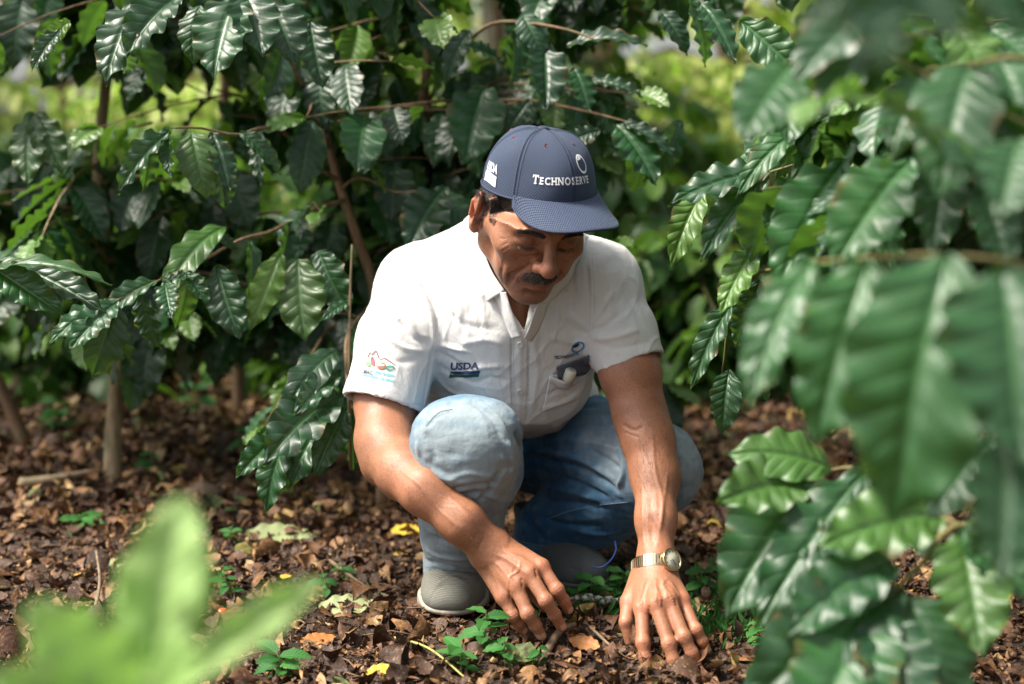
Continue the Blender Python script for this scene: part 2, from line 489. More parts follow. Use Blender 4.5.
L_face = [([(516, 281), (528, 284), (541, 286)], .0013, -.0014), ([(515, 258), (521, 262), (527, 262)], .0022, -.0012), ([(506, 239), (499, 238)], .0012, -.0007), ([(507, 256), (500, 266)], .0014, -.0009), ([(563, 262), (561, 270), (556, 278)], .0022, -.0018),
          ([(522, 238), (530, 240), (540, 244)], .0030, .0016), ([(510, 262), (507, 272), (509, 284)], .003, .0012), ([(518, 268), (516, 276), (516, 284)], .0030, .0014), ([(495, 250), (499, 262), (503, 276)], .0045, -.0012), ([(570, 246), (568, 252), (564, 257)], .0016, -.0010),
          ([(533, 262), (524, 268), (515, 274), (511, 284)], .0030, -.0030), ([(529, 264), (520, 269), (511, 276)], .004, .0016),
          ([(517, 249), (524, 253), (533, 251)], .0018, -.0012), ([(514, 253), (524, 257), (534, 255)], .002, -.0010),
          ([(508, 243), (500, 246)], .0014, -.0008), ([(509, 247), (501, 252)], .0014, -.0009), ([(509, 251), (503, 258)], .0014, -.0008),
          ([(504, 262), (501, 274), (504, 286)], .0028, -.0016), ([(509, 268), (506, 280)], .002, -.001),
          ([(541, 240), (541, 246)], .0014, -.0012), ([(548, 240), (547, 245)], .0014, -.0012),
          ([(516, 292), (527, 297)], .003, -.001) ]
sh = Surf(Vh, Fh); Vh = creases(Vh, Nh, sh, L_face)
ch = skin_cols(Vh, 'h')
lips = np.maximum(zone(Vh, hd(0, .094, -.0640), (.019, .02, .0030)), zone(Vh, hd(0, .094, -.0745), (.018, .02, .0055)))
ch = blend(ch, np.clip(lips*1.1, 0, .75), (.36, .12, .085))
ch = blend(ch, .5*zone(Vh, hd(0, .112, -.03), (.017, .02, .014)), (.52, .17, .09))
stub = np.maximum(zone(Vh, hd(0, .085, -.098), (.045, .04, .022)), .8*zone(Vh, hd(.05, .04, -.075), (.03, .05, .022)))
ch = blend(ch, .50*stub*(1+.4*vnoise(Vh, 9, 2, 300)).clip(0, 2), (.20, .105, .07))
for s in (1, -1):
    ch = blend(ch, .45*zone(Vh, hd(s*.032, .085, .004), (.017, .02, .013)), (.20, .078, .045))
    ch = blend(ch, .6*zone(Vh, hd(s*.085, -.008, -.004), (.02, .02, .03)), (.50, .16, .09))
ch = blend(ch, .75*(((Vh-hd(0, 0, -.13))@HR)[:, 2] < 0).astype(float), (.30, .12, .065)) if False else ch

Va, Fa = mesh_sdf(arms, .0016); Na = vnormals(Va, Fa)
if (Na[:, 1] * (Va[:, 1] < 2.05)).sum() > 0: Fa = Fa[:, ::-1]; Na = -Na
def knuckle(f, w=.0012, a=-.0010):
    out = []
    for q, hw in ((f[1], 6.0), (f[2], 4.5)):
        x, y, d = proj(q); x0, y0, _ = proj(f[0]); x1, y1, _ = proj(f[3]); t = nrm([x1-x0, y1-y0]); s = np.array([-t[1], t[0]])
        for o in (-2.6, 0, 2.6):
            c = np.array([x, y])+t*o; k = hw*(1-.12*abs(o))
            out.append(([tuple(c-s*k), tuple(c+t*.8), tuple(c+s*k)], w, a if o == 0 else a*.6))
    return out
L_hand = []
for f in list(FR.values())+list(FL.values()): L_hand += knuckle(f)
L_hand += [([(500, 550), (518, 557), (536, 566)], .0035, .0020), ([(497, 554), (512, 562), (526, 574)], .0032, .0022),
           ([(494, 560), (505, 572), (514, 585)], .0032, .0020), ([(489, 565), (496, 580), (503, 596)], .003, .0014),
           ([(520, 560), (519, 570), (510, 577), (507, 590)], .0018, .0013), ([(505, 557), (512, 566), (511, 575)], .0018, .0012),
           ([(655, 578), (656, 590), (656, 603)], .0030, .0018), ([(662, 578), (665, 590), (668, 599)], .0028, .0018),
           ([(648, 580), (644, 594), (641, 606)], .0030, .0018), ([(669, 580), (676, 590), (681, 599)], .0026, .0014),
           ([(668, 577), (662, 586), (669, 593), (675, 606)], .0018, .0014), ([(652, 582), (658, 592), (663, 607)], .0018, .0013),
           ([(662, 600), (663, 609)], .002, -.0016), ([(649, 605), (649, 613)], .002, -.0016), ([(675, 598), (677, 607)], .002, -.0014),
           ([(535, 568), (537, 578)], .002, -.0018), ([(521, 578), (523, 588)], .002, -.0018), ([(509, 590), (510, 600)], .002, -.0016),
           ([(478, 532), (470, 545)], .0025, -.0012), ([(484, 537), (477, 551)], .002, -.0010),
           ([(430, 480), (455, 502), (480, 528)], .0035, .0016), ([(400, 470), (420, 485), (440, 510), (462, 530)], .0030, .0013),
           ([(652, 430), (655, 470), (662, 500), (658, 545)], .0028, .0016), ([(668, 470), (664, 500), (661, 530)], .0030, .0012),
           ([(642, 480), (643, 520), (645, 550)], .004, .0018), ([(650, 490), (652, 520), (652, 550)], .005, -.0016),
           ([(622, 424), (634, 430), (644, 426)], .0030, -.0022), ([(624, 432), (640, 438)], .0022, -.0012)]
sa = Surf(Va, Fa); Va = creases(Va, Na, sa, L_hand)
ca = skin_cols(Va, 'a')
for f in list(FR.values())+list(FL.values()):
    for q, r in ((f[0], .012), (f[1], .008), (f[2], .006)):
        g = np.exp(-((Va-q-(-FW)*.008)**2).sum(1)/r**2)
        ca = blend(ca, .38*g, (.33, .10, .05))
    t = nrm(f[3]-f[2]); up = nrm(-FW*.9+UP*.5-t*((-FW*.9+UP*.5)@t)); sd = np.cross(t, up)
    c = f[3]-t*.0005+up*.006; q = Va-c
    g = (np.abs(q@t/.0062)**3+np.abs(q@sd/.0050)**3 < 1) & (q@up > -.0045)
    ca = blend(ca, g*.8, (.62, .36, .26)); Va[g] += up*.0005
    edge = (np.abs(q@t/.0075)**3+np.abs(q@sd/.0062)**3 < 1) & (q@up > -.0045) & ~g
    ca = blend(ca, edge*.3, (.22, .09, .05))
    tipz = np.exp(-((Va-f[3]-t*.004)**2).sum(1)/.007**2); ca = blend(ca, .95*tipz*np.clip(.6+vnoise(Va, 13, 2, 260), 0, 1), (.055, .032, .02))   # soil on the finger tips

skin, nt, b = new_mat('skin')
p_ = pos(nt); colr = attr(nt, 'Col')
spk = ramp(nt, noise(nt, 380, 4, p_), [(.28, (.70, .66, .62)), (.48, (.96, .95, .94)), (.6, (1, 1, 1)), (.75, (1.12, 1.10, 1.08))])
nt.links.new(mixc(nt, 1.0, colr, spk, 'MULTIPLY'), b.inputs['Base Color'])
nt.links.new(mth(nt, 'ADD', .36, mth(nt, 'MULTIPLY', noise(nt, 45, 3, p_), .24)), b.inputs['Roughness']); b.inputs['Specular IOR Level'].default_value = .5
b.inputs['Subsurface Weight'].default_value = .10; b.inputs['Subsurface Radius'].default_value = (.006, .0022, .001)
b.inputs['Subsurface Scale'].default_value = .8
vor = N(nt, 'ShaderNodeTexVoronoi'); vor.inputs['Scale'].default_value = 700; nt.links.new(p_, vor.inputs['Vector'])
hh = mth(nt, 'ADD', mth(nt, 'MULTIPLY', vor.outputs['Distance'], .6), noise(nt, 160, 4, p_))
bump(nt, b, hh, .0006, .8)
V = np.concatenate([Vh, Va]); Fq = np.concatenate([Fh, Fa+len(Vh)]); C = np.concatenate([ch, ca])
person = mesh_np('person', V, Fq, skin, attrs={'Col': C})
tag(person, 'man squatting with both hands on the soil in navy cap, white shirt and jeans', 'person')

# ---------------------------------------------------------------- shirt
SHR, SHL = P(418, 291, 2.25), P(598, 288, 2.20)
shirt = []
U(shirt, el(P(503, 325, 2.285), (.150, .115, .165), np.array(Matrix.Rotation(.35, 3, 'X'))), 0)
U(shirt, rc(SHR, SHL, .058, .058), .05)
U(shirt, rc(P(512, 245, 2.215), P(506, 300, 2.26), .054, .09), .04)
U(shirt, rc(P(478, 246, 2.235), P(425, 280, 2.26), .034, .045), .05)
U(shirt, rc(P(560, 248, 2.21), P(596, 276, 2.21), .030, .048), .05)
U(shirt, rc(P(503, 320, 2.24), P(515, 388, 2.27), .100, .082), .05)
U(shirt, rc(P(455, 330, 2.27), P(470, 395, 2.33), .075, .075), .04)
U(shirt, rc(P(545, 330, 2.24), P(548, 378, 2.28), .075, .068), .04)
U(shirt, el(P(510, 405, 2.42), (.150, .12, .12)), .05)
U(shirt, rc(SHR, P(400, 340, 2.215), .060, .062), .03)
U(shirt, rc(P(400, 340, 2.215), P(380, 418, 2.18), .062, .0655), .02)
U(shirt, rc(SHL, P(620, 335, 2.185), .058, .054), .03)
U(shirt, rc(P(620, 335, 2.185), P(637, 374, 2.17), .054, .051), .02)
hemR = nrm(P(380, 418, 2.18)-P(402, 340, 2.21)); hemL = nrm(P(640, 378, 2.165)-P(618, 330, 2.19))
# sleeve ends: cut square to the arm, hollow inside
def hollow(L, a, b, r1, r2, k=.003): S(L, rc(a, b, r1, r2), k)
S(shirt, rc(P(381, 406, 2.185)+hemR*.062, P(381, 406, 2.185)+hemR*.16, .075, .10), .001) if False else None
shirt_cut = [(P(382, 405, 2.185), hemR, .10), (P(634, 367, 2.172), hemL, .085)]
hollow(shirt, P(394, 372, 2.197), P(378, 425, 2.175), .054, .060)
hollow(shirt, P(625, 345, 2.182), P(642, 385, 2.165), .044, .0465)
# open collar: the throat and the V down to the first button
hollow(shirt, P(514, 205, 2.17), P(514, 262, 2.165), .054, .048, .006)
for d_ in np.arange(2.07, 2.17, .008): S(shirt, rc(P(515, 278, d_), P(524, 329, d_-.005), .032, .0045), .003)
_sdf = sdf
def sdf(p, ops, cull=None):
    d = _sdf(p, ops, cull)
    if ops is shirt:
        for c, n, R in shirt_cut:
            q = p-c; h = q@n; rad = np.linalg.norm(q-h[:, None]*n, axis=1)
            d = np.maximum(d, np.minimum(np.where(rad < R, h, -1), np.where(h > .12, -1, 1)))
        h = (p-P(520, 424, 2.20))@nrm([0.05, -.35, -1])
        d = np.maximum(d, h)
    if ops is jeans:
        for c, n, R in jeans_cut:
            q = p-c; h = q@n; rad = np.linalg.norm(q-h[:, None]*n, axis=1)
            d = np.maximum(d, np.minimum(np.where(rad < R, h, -1), np.where(h > .12, -1, 1)))
    return d
jeans = []; jeans_cut = []
Vs, Fs = mesh_sdf(shirt, .0024)
Vs = relax(Vs, Fs, 2); Ns = vnormals(Vs, Fs)
if ((Vs-P(503, 325, 2.285))*Ns).sum() < 0: Fs = Fs[:, ::-1]; Ns = -Ns
# folds of the cloth: soft large undulation, then the creases seen in the photo
q = Vs*np.array([1.0, 1.0, .55])
Vs = Vs+Ns*(.0024*vnoise(q, 21, 2, 15)+.0012*vnoise(Vs*np.array([1.2, 1, .5]), 22, 2, 40))[:, None]
rg = 1-np.abs(vnoise(Vs@np.array(Matrix.Rotation(.6, 3, 'Y'))*np.array([1.0, 1.0, .38]), 27, 2, 24)); Vs = Vs+Ns*(.0016*np.clip(rg, 0, 1)**6)[:, None]
L_sh = [
 # right sleeve seam and armpit drags
 ([(402, 262), (418, 285), (430, 312), (433, 338), (430, 352)], .0030, .0022), ([(406, 261), (423, 285), (435, 312), (438, 338)], .0030, -.0024),
 ([(432, 350), (429, 375), (424, 405)], .0060, -.0075), ([(432, 352), (445, 356), (462, 366)], .007, -.004), ([(436, 344), (450, 347), (470, 352)], .007, .004),
 ([(434, 362), (452, 374), (478, 384)], .008, -.0035), ([(432, 372), (450, 390), (470, 398)], .007, .0035), ([(440, 392), (465, 400), (500, 402)], .008, -.003),
 ([(430, 345), (410, 335), (398, 318)], .008, -.004), ([(428, 352), (405, 348), (385, 335)], .007, .003), ([(422, 358), (400, 362), (372, 358)], .008, -.0018),
 ([(418, 335), (404, 312), (398, 290)], .007, .003), ([(408, 330), (396, 305)], .006, -.0025), ([(388, 300), (376, 330), (366, 360)], .010, -.002),
 ([(425, 250), (432, 275), (445, 300)], .007, -.0022), ([(440, 240), (450, 268), (460, 300), (458, 330)], .009, .0024), ([(455, 250), (468, 285), (472, 320)], .008, -.0026),
 ([(470, 262), (482, 295), (485, 330)], .008, .0022), ([(445, 310), (465, 325), (500, 330)], .009, -.002), ([(460, 345), (485, 340), (505, 345)], .008, .002),
 ([(470, 385), (490, 378), (508, 382)], .007, -.003), ([(462, 378), (480, 368), (506, 366)], .008, .0028), ([(455, 404), (480, 412), (505, 408)], .007, .003),
 # placket
 ([(511, 336), (512, 370), (513, 417)], .0018, -.0032), ([(529, 336), (529, 375), (527, 424)], .0018, -.0032), ([(520, 333), (520, 375), (520, 420)], .006, .0012),
 # left chest and sleeve
 ([(590, 258), (592, 285), (592, 310), (591, 335)], .0030, .0022), ([(586, 258), (588, 285), (588, 312), (587, 335)], .0028, -.0024),
 ([(592, 330), (604, 326), (622, 312)], .007, -.004), ([(592, 338), (610, 338), (640, 330)], .008, .0035), ([(597, 345), (618, 348), (648, 342)], .008, -.002),
 ([(594, 322), (604, 306), (614, 290)], .007, .003), ([(588, 334), (576, 330), (560, 318)], .007, -.0035), ([(588, 326), (572, 316), (560, 298)], .008, .003),
 ([(586, 342), (570, 342), (545, 336)], .007, .0030), ([(545, 300), (542, 330), (538, 360)], .008, -.0026), ([(556, 290), (556, 320), (552, 345)], .008, .0026),
 ([(570, 268), (574, 290), (570, 310)], .007, -.002), ([(535, 345), (537, 375), (532, 410)], .008, .002), ([(545, 395), (565, 385), (588, 372)], .007, -.003),
 ([(542, 408), (562, 402), (580, 390)], .007, .003), ([(607, 300), (622, 318), (640, 335)], .007, .0018), ([(620, 280), (632, 305), (645, 330)], .009, -.002)]
L_sh = [(p, w*.62 if w > .004 else w, a*1.05 if w > .004 else a) for p, w, a in L_sh]
ss = Surf(Vs, Fs); Vs = creases(Vs, Ns, ss, L_sh)
L_sh2 = [([(345, 391), (362, 398), (382, 402), (422, 405)], .0012, -.0016), ([(603, 371), (620, 366), (660, 349)], .0012, -.0016),
         ([(513, 336), (514, 375), (515, 417)], .0009, -.0009), ([(527, 337), (527, 375), (525, 422)], .0009, -.0009)]
Ns = vnormals(Vs, Fs); ss = Surf(Vs, Fs); Vs = creases(Vs, Ns, ss, L_sh2)
def cloth(name, col, weave=1500, rough=.8, tr=0, dirt=.05):
    m, nt, b = new_mat(name); p = pos(nt)
    w1 = N(nt, 'ShaderNodeTexWave', wave_type='BANDS', bands_direction='X'); w2 = N(nt, 'ShaderNodeTexWave', wave_type='BANDS', bands_direction='Z')
    for w in (w1, w2):
        w.inputs['Scale'].default_value = weave/6.28; w.inputs['Distortion'].default_value = 1.0; nt.links.new(p, w.inputs['Vector'])
    c = mixc(nt, noise(nt, 22, 4, p), tuple(x*(1-dirt) for x in col), tuple(min(1, x*(1+dirt)) for x in col))
    nt.links.new(c, b.inputs['Base Color']); b.inputs['Roughness'].default_value = rough
    b.inputs['Sheen Weight'].default_value = .12; b.inputs['Specular IOR Level'].default_value = .25
    mpw = N(nt, 'ShaderNodeMapping'); mpw.inputs['Scale'].default_value = (1, 1, .45); mpw.inputs['Rotation'].default_value = (0, .5, 0); nt.links.new(p, mpw.inputs[0])
    wr = noise(nt, 48, 5, mpw.outputs[0], rough=.6, dist=1.2)
    h1 = bump(nt, b, wr, .0034, .7)
    bump(nt, b, mth(nt, 'ADD', w1.outputs['Fac'], w2.outputs['Fac']), .00022, .5, h1)
    return m
M_shirt = cloth('white_cotton', (.70, .69, .67))
shirt_o = mesh_np('shirt', Vs, Fs, M_shirt, person)
bm_ = bmesh.new(); bm_.from_mesh(shirt_o.data); bmesh.ops.holes_fill(bm_, edges=[e for e in bm_.edges if e.is_boundary], sides=40)
for f_ in bm_.faces: f_.smooth = True
bm_.to_mesh(shirt_o.data); bm_.free()
Ns = vnormals(Vs, Fs); ss = Surf(Vs, Fs)

def ribbon(name, A, B, mat, parent, n=40, m=7, th=.0016, belly=.002, seed=0):
    """cloth band between two 3D guide lines, with thickness and slight waviness"""
    a = spline(A, n); b = spline(B, n); V = []
    for i in range(n):
        for j in range(m):
            t = j/(m-1); V.append(a[i]*(1-t)+b[i]*t-FW*belly*math.sin(math.pi*t))
    V = np.array(V); V += (-FW)[None]*(.0009*vnoise(V, seed+31, 2, 70))[:, None]
    Fq = np.array([[i*m+j, (i+1)*m+j, (i+1)*m+j+1, i*m+j+1] for i in range(n-1) for j in range(m-1)])
    o = mesh_np(name, V, Fq, mat, parent)
    s = o.modifiers.new('s', 'SOLIDIFY'); s.thickness = th; s.offset = 0
    return o
def onsurf(px, py, off=.004, s=None, default=2.1):
    h, n = (s or ss).hit(px, py)
    if h is None or ((h-CAM)@FW > default+.22): return P(px, py, default)
    return h+n*off
# collar: stand round the neck plus two pointed leaves
sh = Surf(Vh, Fh)
def onskin(px, py, off, d): 
    h, n = sh.hit(px, py)
    return h+n*off if h is not None and abs(((h-CAM)@FW)-d) < .06 else P(px, py, d)
cA = [P(*c) for c in ((473, 213, 2.19), (478, 228, 2.17), (482, 244, 2.150), (487, 260, 2.132), (494, 275, 2.118), (505, 291, 2.108))]
cB = [P(464, 220, 2.20)]+[onsurf(x, y, .005, None, 2.14) for x, y in ((469, 238), (474, 258), (478, 276), (483, 292), (488, 302))]
ribbon('collar', cA, cB, M_shirt, shirt_o, seed=1, belly=.006)
cC = [P(*c) for c in ((577, 233, 2.19), (571, 250, 2.165), (563, 264, 2.145), (553, 279, 2.13), (542, 296, 2.115), (532, 311, 2.108))]
cD = [P(588, 236, 2.19)]+[onsurf(x, y, .006, None, 2.13) for x, y in ((583, 254), (577, 266), (571, 280), (560, 292), (545, 303))]
ribbon('collar', cC, cD, M_shirt, shirt_o, seed=2, belly=.008)
# front edges of the open placket below the collar
ribbon('placket_edge', [onsurf(506, 293, .004)*0+P(506, 292, 2.095), P(510, 306, 2.098), P(516, 322, 2.105), P(521, 336, 2.115)],
       [onsurf(x, y, .004) for x, y in ((494, 294), (500, 308), (506, 324), (511, 337))], M_shirt, shirt_o, m=5, seed=3)
ribbon('placket_edge', [P(538, 303, 2.092), P(533, 316, 2.095), P(529, 328, 2.105), P(524, 338, 2.115)],
       [onsurf(x, y, .004) for x, y in ((548, 303), (543, 318), (537, 331), (531, 341))], M_shirt, shirt_o, m=5, seed=4)
M_btn = plain('pearl_button', (.62, .60, .55), .3)
def button(px, py, r, parent, s=None):
    h, n = (s or ss).hit(px, py)
    if h is None: h = P(px, py, 2.09); n = -FW
    a = nrm(np.cross(n, [0, 0, 1])); b2 = np.cross(n, a); G = Geo(); V = []; F = []
    prof = [(1.0, -.001), (1.0, .0009), (.86, .0016), (.68, .0011), (.2, .0011)]
    for rr, z in prof:
        for k in range(16):
            w = 2*math.pi*k/16; V.append(h+n*(z+.0006)+r*rr*(a*math.cos(w)+b2*math.sin(w)))
    for i in range(len(prof)-1):
        for k in range(16): F.append([i*16+k, i*16+(k+1) % 16, (i+1)*16+(k+1) % 16, (i+1)*16+k])
    F.append([4*16+k for k in range(16)]); G.add(V, F)
    for u, v in ((1, 1), (1, -1), (-1, 1), (-1, -1)):
        c = h+n*.0012+(a*u+b2*v)*r*.2
        tube(G, [c, c+n*.0008], r*.09, 6)
    G.build('button', M_btn, parent)
for x, y in ((520, 345), (520, 392)): button(x, y, .0052, shirt_o)
button(488, 298, .0035, shirt_o); button(566, 290, .0035, shirt_o)
# pocket with folded opening on the left chest
def patch(name, corners, nx, ny, mat, parent, off=.0022, s=None, th=.0, wave=0):
    """four pixel corners TL,TR,BR,BL -> sheet lying on the surface"""
    TL, TR, BR, BL = [np.array(c, float) for c in corners]; V = []
    for j in range(ny):
        for i in range(nx):
            u, v = i/(nx-1), j/(ny-1)
            q = (TL*(1-u)+TR*u)*(1-v)+(BL*(1-u)+BR*u)*v
            V.append(onsurf(q[0], q[1], off, s, 2.2))
    Fq = np.array([[j*nx+i, (j+1)*nx+i, (j+1)*nx+i+1, j*nx+i+1] for j in range(ny-1) for i in range(nx-1)])
    o = mesh_np(name, np.array(V), Fq, mat, parent)
    if th:
        m = o.modifiers.new('s', 'SOLIDIFY'); m.thickness = th; m.offset = 0
    return o
pk = patch('pocket', [(549, 375), (590, 368), (580, 397), (542, 411)], 26, 26, M_shirt, shirt_o, .0026, th=.0016)
ribbon('pocket_hem', [onsurf(549, 374, .005), onsurf(563, 378, .017), onsurf(577, 375, .010), onsurf(590, 366, .005)],
       [onsurf(548, 380, .004), onsurf(562, 385, .009), onsurf(576, 381, .006), onsurf(588, 373, .004)], M_shirt, pk, m=5, seed=6, belly=.002)
# ---------------------------------------------------------------- jeans
U(jeans, rc(P(467, 449, 2.075), P(466, 452, 2.40), .072, .090), 0)                 # right thigh, foreshortened
U(jeans, rc(P(467, 452, 2.075), P(461, 520, 2.175), .073, .060), .035)
U(jeans, rc(P(458, 470, 2.10), P(488, 472, 2.12), .058, .050), .03)
U(jeans, rc(P(440, 434, 2.045), P(492, 430, 2.045), .038, .040), .03)
U(jeans, rc(P(452, 500, 2.10), P(468, 545, 2.15), .038, .030), .03)
U(jeans, rc(P(460, 520, 2.155), P(451, 585, 2.235), .059, .043), .02)
U(jeans, el(P(509, 425, 2.50), (.165, .12, .11)), .05)
U(jeans, rc(P(655, 468, 2.205), P(560, 440, 2.47), .071, .100), .04)               # left thigh
U(jeans, rc(P(654, 470, 2.21), P(600, 505, 2.32), .070, .066), .02)
U(jeans, rc(P(600, 505, 2.32), P(556, 528, 2.385), .066, .058), .02)
U(jeans, rc(P(556, 528, 2.385), P(540, 570, 2.39), .056, .054), .03)
a1 = P(451, 577, 2.225); a2 = P(544, 551, 2.388)
jeans_cut += [(a1, nrm(P(451, 590, 2.245)-P(456, 550, 2.17)), .09), (a2, nrm(P(541, 570, 2.39)-P(549, 540, 2.385)), .09)]
S(jeans, rc(P(454, 560, 2.19), P(449, 600, 2.26), .040, .040), .002)
S(jeans, rc(P(548, 540, 2.385), P(540, 580, 2.392), .048, .050), .002)
Vj, Fj = mesh_sdf(jeans, .0026); Vj = relax(Vj, Fj, 1); Nj = vnormals(Vj, Fj)
if ((Vj-P(509, 440, 2.40))*Nj).sum() < 0: Fj = Fj[:, ::-1]; Nj = -Nj
Vj = Vj+Nj*(.0024*vnoise(Vj, 41, 2, 14)+.0014*vnoise(Vj*np.array([1, 1, 1.7]), 42, 2, 38))[:, None]
L_j = [
 ([(425, 424), (438, 412), (452, 408)], .0022, .0012), ([(427, 428), (440, 416), (454, 412)], .002, -.0010),
 ([(424, 432), (432, 446), (436, 462)], .009, -.0022), ([(430, 470), (450, 480), (475, 482)], .008, .0025), ([(432, 486), (455, 496), (484, 492)], .008, -.004),
 ([(505, 440), (512, 455), (508, 478)], .007, .004), ([(515, 430), (521, 445), (519, 462)], .007, -.006), ([(500, 470), (490, 490), (478, 500)], .008, -.004),
 ([(480, 500), (478, 520), (472, 540)], .007, .003), ([(424, 548), (440, 556), (470, 560)], .006, .003), ([(426, 560), (446, 566), (474, 572)], .005, -.004),
 ([(521, 457), (545, 459), (575, 466), (600, 478), (618, 491)], .0042, -.0075), ([(524, 450), (550, 452), (585, 462), (612, 478)], .006, .0045),
 ([(522, 434), (550, 428), (590, 424), (616, 424)], .009, -.0030), ([(530, 442), (560, 440), (600, 444), (625, 452)], .008, .0030),
 ([(560, 415), (585, 412), (606, 412)], .008, .0025), ([(580, 432), (600, 436), (620, 446)], .005, -.003), ([(590, 450), (606, 458), (622, 470)], .005, -.003),
 ([(620, 445), (624, 470), (618, 488)], .006, .004), ([(560, 475), (585, 486), (610, 498)], .006, -.004), ([(545, 500), (575, 502), (605, 508)], .007, -.0055),
 ([(540, 488), (570, 492), (600, 500)], .007, .004), ([(548, 522), (570, 512), (600, 505), (630, 502)], .003, .002), ([(540, 515), (565, 524), (600, 526)], .006, -.004),
 ([(525, 505), (532, 525), (545, 540)], .007, -.005), ([(515, 500), (520, 520), (528, 542)], .007, .004), ([(576, 530), (600, 534), (622, 530)], .006, .003),
 ([(676, 450), (690, 466), (694, 484)], .008, .002), ([(673, 470), (680, 490), (676, 508)], .006, -.003), ([(672, 440), (678, 455), (676, 470)], .007, -.003),
 ([(513, 541), (540, 546), (577, 548)], .0020, -.0020), ([(427, 567), (450, 573), (476, 577)], .0014, -.0018), ([(440, 500), (439, 525), (436, 550)], .0016, -.0018)]
L_j = [(p, w*.75 if w > .0045 else w, a*1.5 if w > .0045 else a) for p, w, a in L_j]+[([(478, 402), (500, 420), (513, 446)], .0044, .0030), ([(468, 402), (490, 416), (503, 442)], .0044, -.0030), ([(455, 400), (478, 412), (490, 436)], .0044, .0022), ([(428, 524), (448, 532), (476, 528)], .0044, .0030), ([(428, 534), (450, 542), (478, 538)], .0044, -.0035), ([(432, 508), (452, 518), (482, 512)], .0044, -.0030), ([(416, 440), (420, 458), (428, 474)], .0044, .0030), ([(500, 415), (512, 440), (514, 470), (505, 500)], .0016, -.0014), ([(450, 478), (470, 474), (495, 478)], .004, .003), ([(446, 492), (468, 486), (500, 484)], .004, -.0045), ([(470, 498), (486, 496), (500, 500)], .004, .003), ([(430, 456), (440, 470), (454, 476)], .006, -.0015), ([(500, 452), (506, 466), (500, 480)], .004, .003)]
sj = Surf(Vj, Fj); Vj = creases(Vj, Nj, sj, L_j); Nj = vnormals(Vj, Fj)
# washed-out zones of the denim (worn knees and shins, darker behind)
def blob(c, r): return np.exp(-((Vj-c)**2).sum(1)/r**2)
fade = np.clip(1.15*blob(P(466, 440, 1.93), .12)+1.0*blob(P(466, 500, 2.03), .11)+1.0*blob(P(450, 560, 2.15), .10)+.95*blob(P(690, 465, 2.17), .10)
               + .65*blob(P(600, 415, 2.25), .08)+.35*blob(P(625, 450, 2.17), .06)+.1+.10*vnoise(Vj, 7, 3, 25), 0, 1)
fade = np.clip(fade+.18*(vnoise(Vj*np.array([.4, 1, 1.6]), 8, 3, 60)), 0, 1)
M_jean, nt, b = new_mat('faded_denim'); p_ = pos(nt)
f = attr(nt, 'fade', 1)
fib = noise(nt, 900, 2, p_)
f2 = mth(nt, 'ADD', f, mth(nt, 'MULTIPLY', mth(nt, 'SUBTRACT', fib, .5), .35))
mpj = N(nt, 'ShaderNodeMapping'); mpj.inputs['Scale'].default_value = (160, 60, 30); nt.links.new(p_, mpj.inputs[0])
f2 = mth(nt, 'ADD', f2, mth(nt, 'MULTIPLY', mth(nt, 'SUBTRACT', noise(nt, 1, 5, mpj.outputs[0]), .5), .55))
f2 = mth(nt, 'ADD', f2, mth(nt, 'MULTIPLY', mth(nt, 'SUBTRACT', noise(nt, 18, 4, p_), .5), .45))
nt.links.new(ramp(nt, f2, [(0, (.020, .075, .16)), (.35, (.070, .155, .25)), (.7, (.165, .235, .29)), (1, (.265, .32, .35))]), b.inputs['Base Color'])
b.inputs['Roughness'].default_value = .85; b.inputs['Specular IOR Level'].default_value = .2; b.inputs['Sheen Weight'].default_value = .1
w1 = N(nt, 'ShaderNodeTexWave', wave_type='BANDS', bands_direction='DIAGONAL'); w1.inputs['Scale'].default_value = 190; w1.inputs['Distortion'].default_value = 1.5
nt.links.new(p_, w1.inputs['Vector'])
h1 = bump(nt, b, noise(nt, 42, 5, p_, rough=.6, dist=.25), .0042, .6)
bump(nt, b, mth(nt, 'ADD', mth(nt, 'MULTIPLY', w1.outputs['Fac'], .4), fib), .0003, .5, h1)
jeans_o = mesh_np('jeans', Vj, Fj, M_jean, person, attrs={'fade': fade})
M_stitch = plain('denim_stitching', (.30, .38, .42), .8)
sj = Surf(Vj, Fj)
def stitches(name, line, parent, mat, surf, r=.0005, step=.0034, gap=.4, off=.0006):
    G = Geo(); pts = [onsurf(x, y, off, surf, 2.2) for x, y in spline(line, 60)]
    L = np.r_[0, np.cumsum([np.linalg.norm(pts[i+1]-pts[i]) for i in range(len(pts)-1)])]
    s = 0
    while s+step < L[-1]:
        a = np.array([np.interp(s, L, [p[k] for p in pts]) for k in range(3)]); c = np.array([np.interp(s+step*(1-gap), L, [p[k] for p in pts]) for k in range(3)])
        tube(G, [a, c], r, 4); s += step
    G.build(name, mat, parent)
stitches('seam_stitching', [(548, 519), (570, 511), (600, 505), (628, 502)], jeans_o, M_stitch, sj)
stitches('hem_stitching', [(513, 540), (540, 545), (577, 547)], jeans_o, M_stitch, sj)
stitches('hem_stitching', [(427, 566), (450, 572), (476, 576)], jeans_o, M_stitch, sj)
M_thr = plain('white_thread', (.52, .50, .47), .8)
for ln in ([(404, 262), (421, 285), (433, 312), (436, 338)], [(592, 258), (594, 285), (594, 310), (593, 330)], [(513, 338), (514, 375), (515, 416)], [(527, 338), (527, 375), (525, 420)], [(345, 390), (362, 397), (382, 401), (421, 404)], [(603, 370), (620, 365), (659, 348)], [(510, 338), (510, 360), (511, 416)]):
    stitches('stitching', ln, shirt_o, M_thr, ss, r=.00042, step=.0030, off=.0004)
stitches('seam_stitching', [(426, 426), (438, 413), (453, 409)], jeans_o, M_stitch, sj)

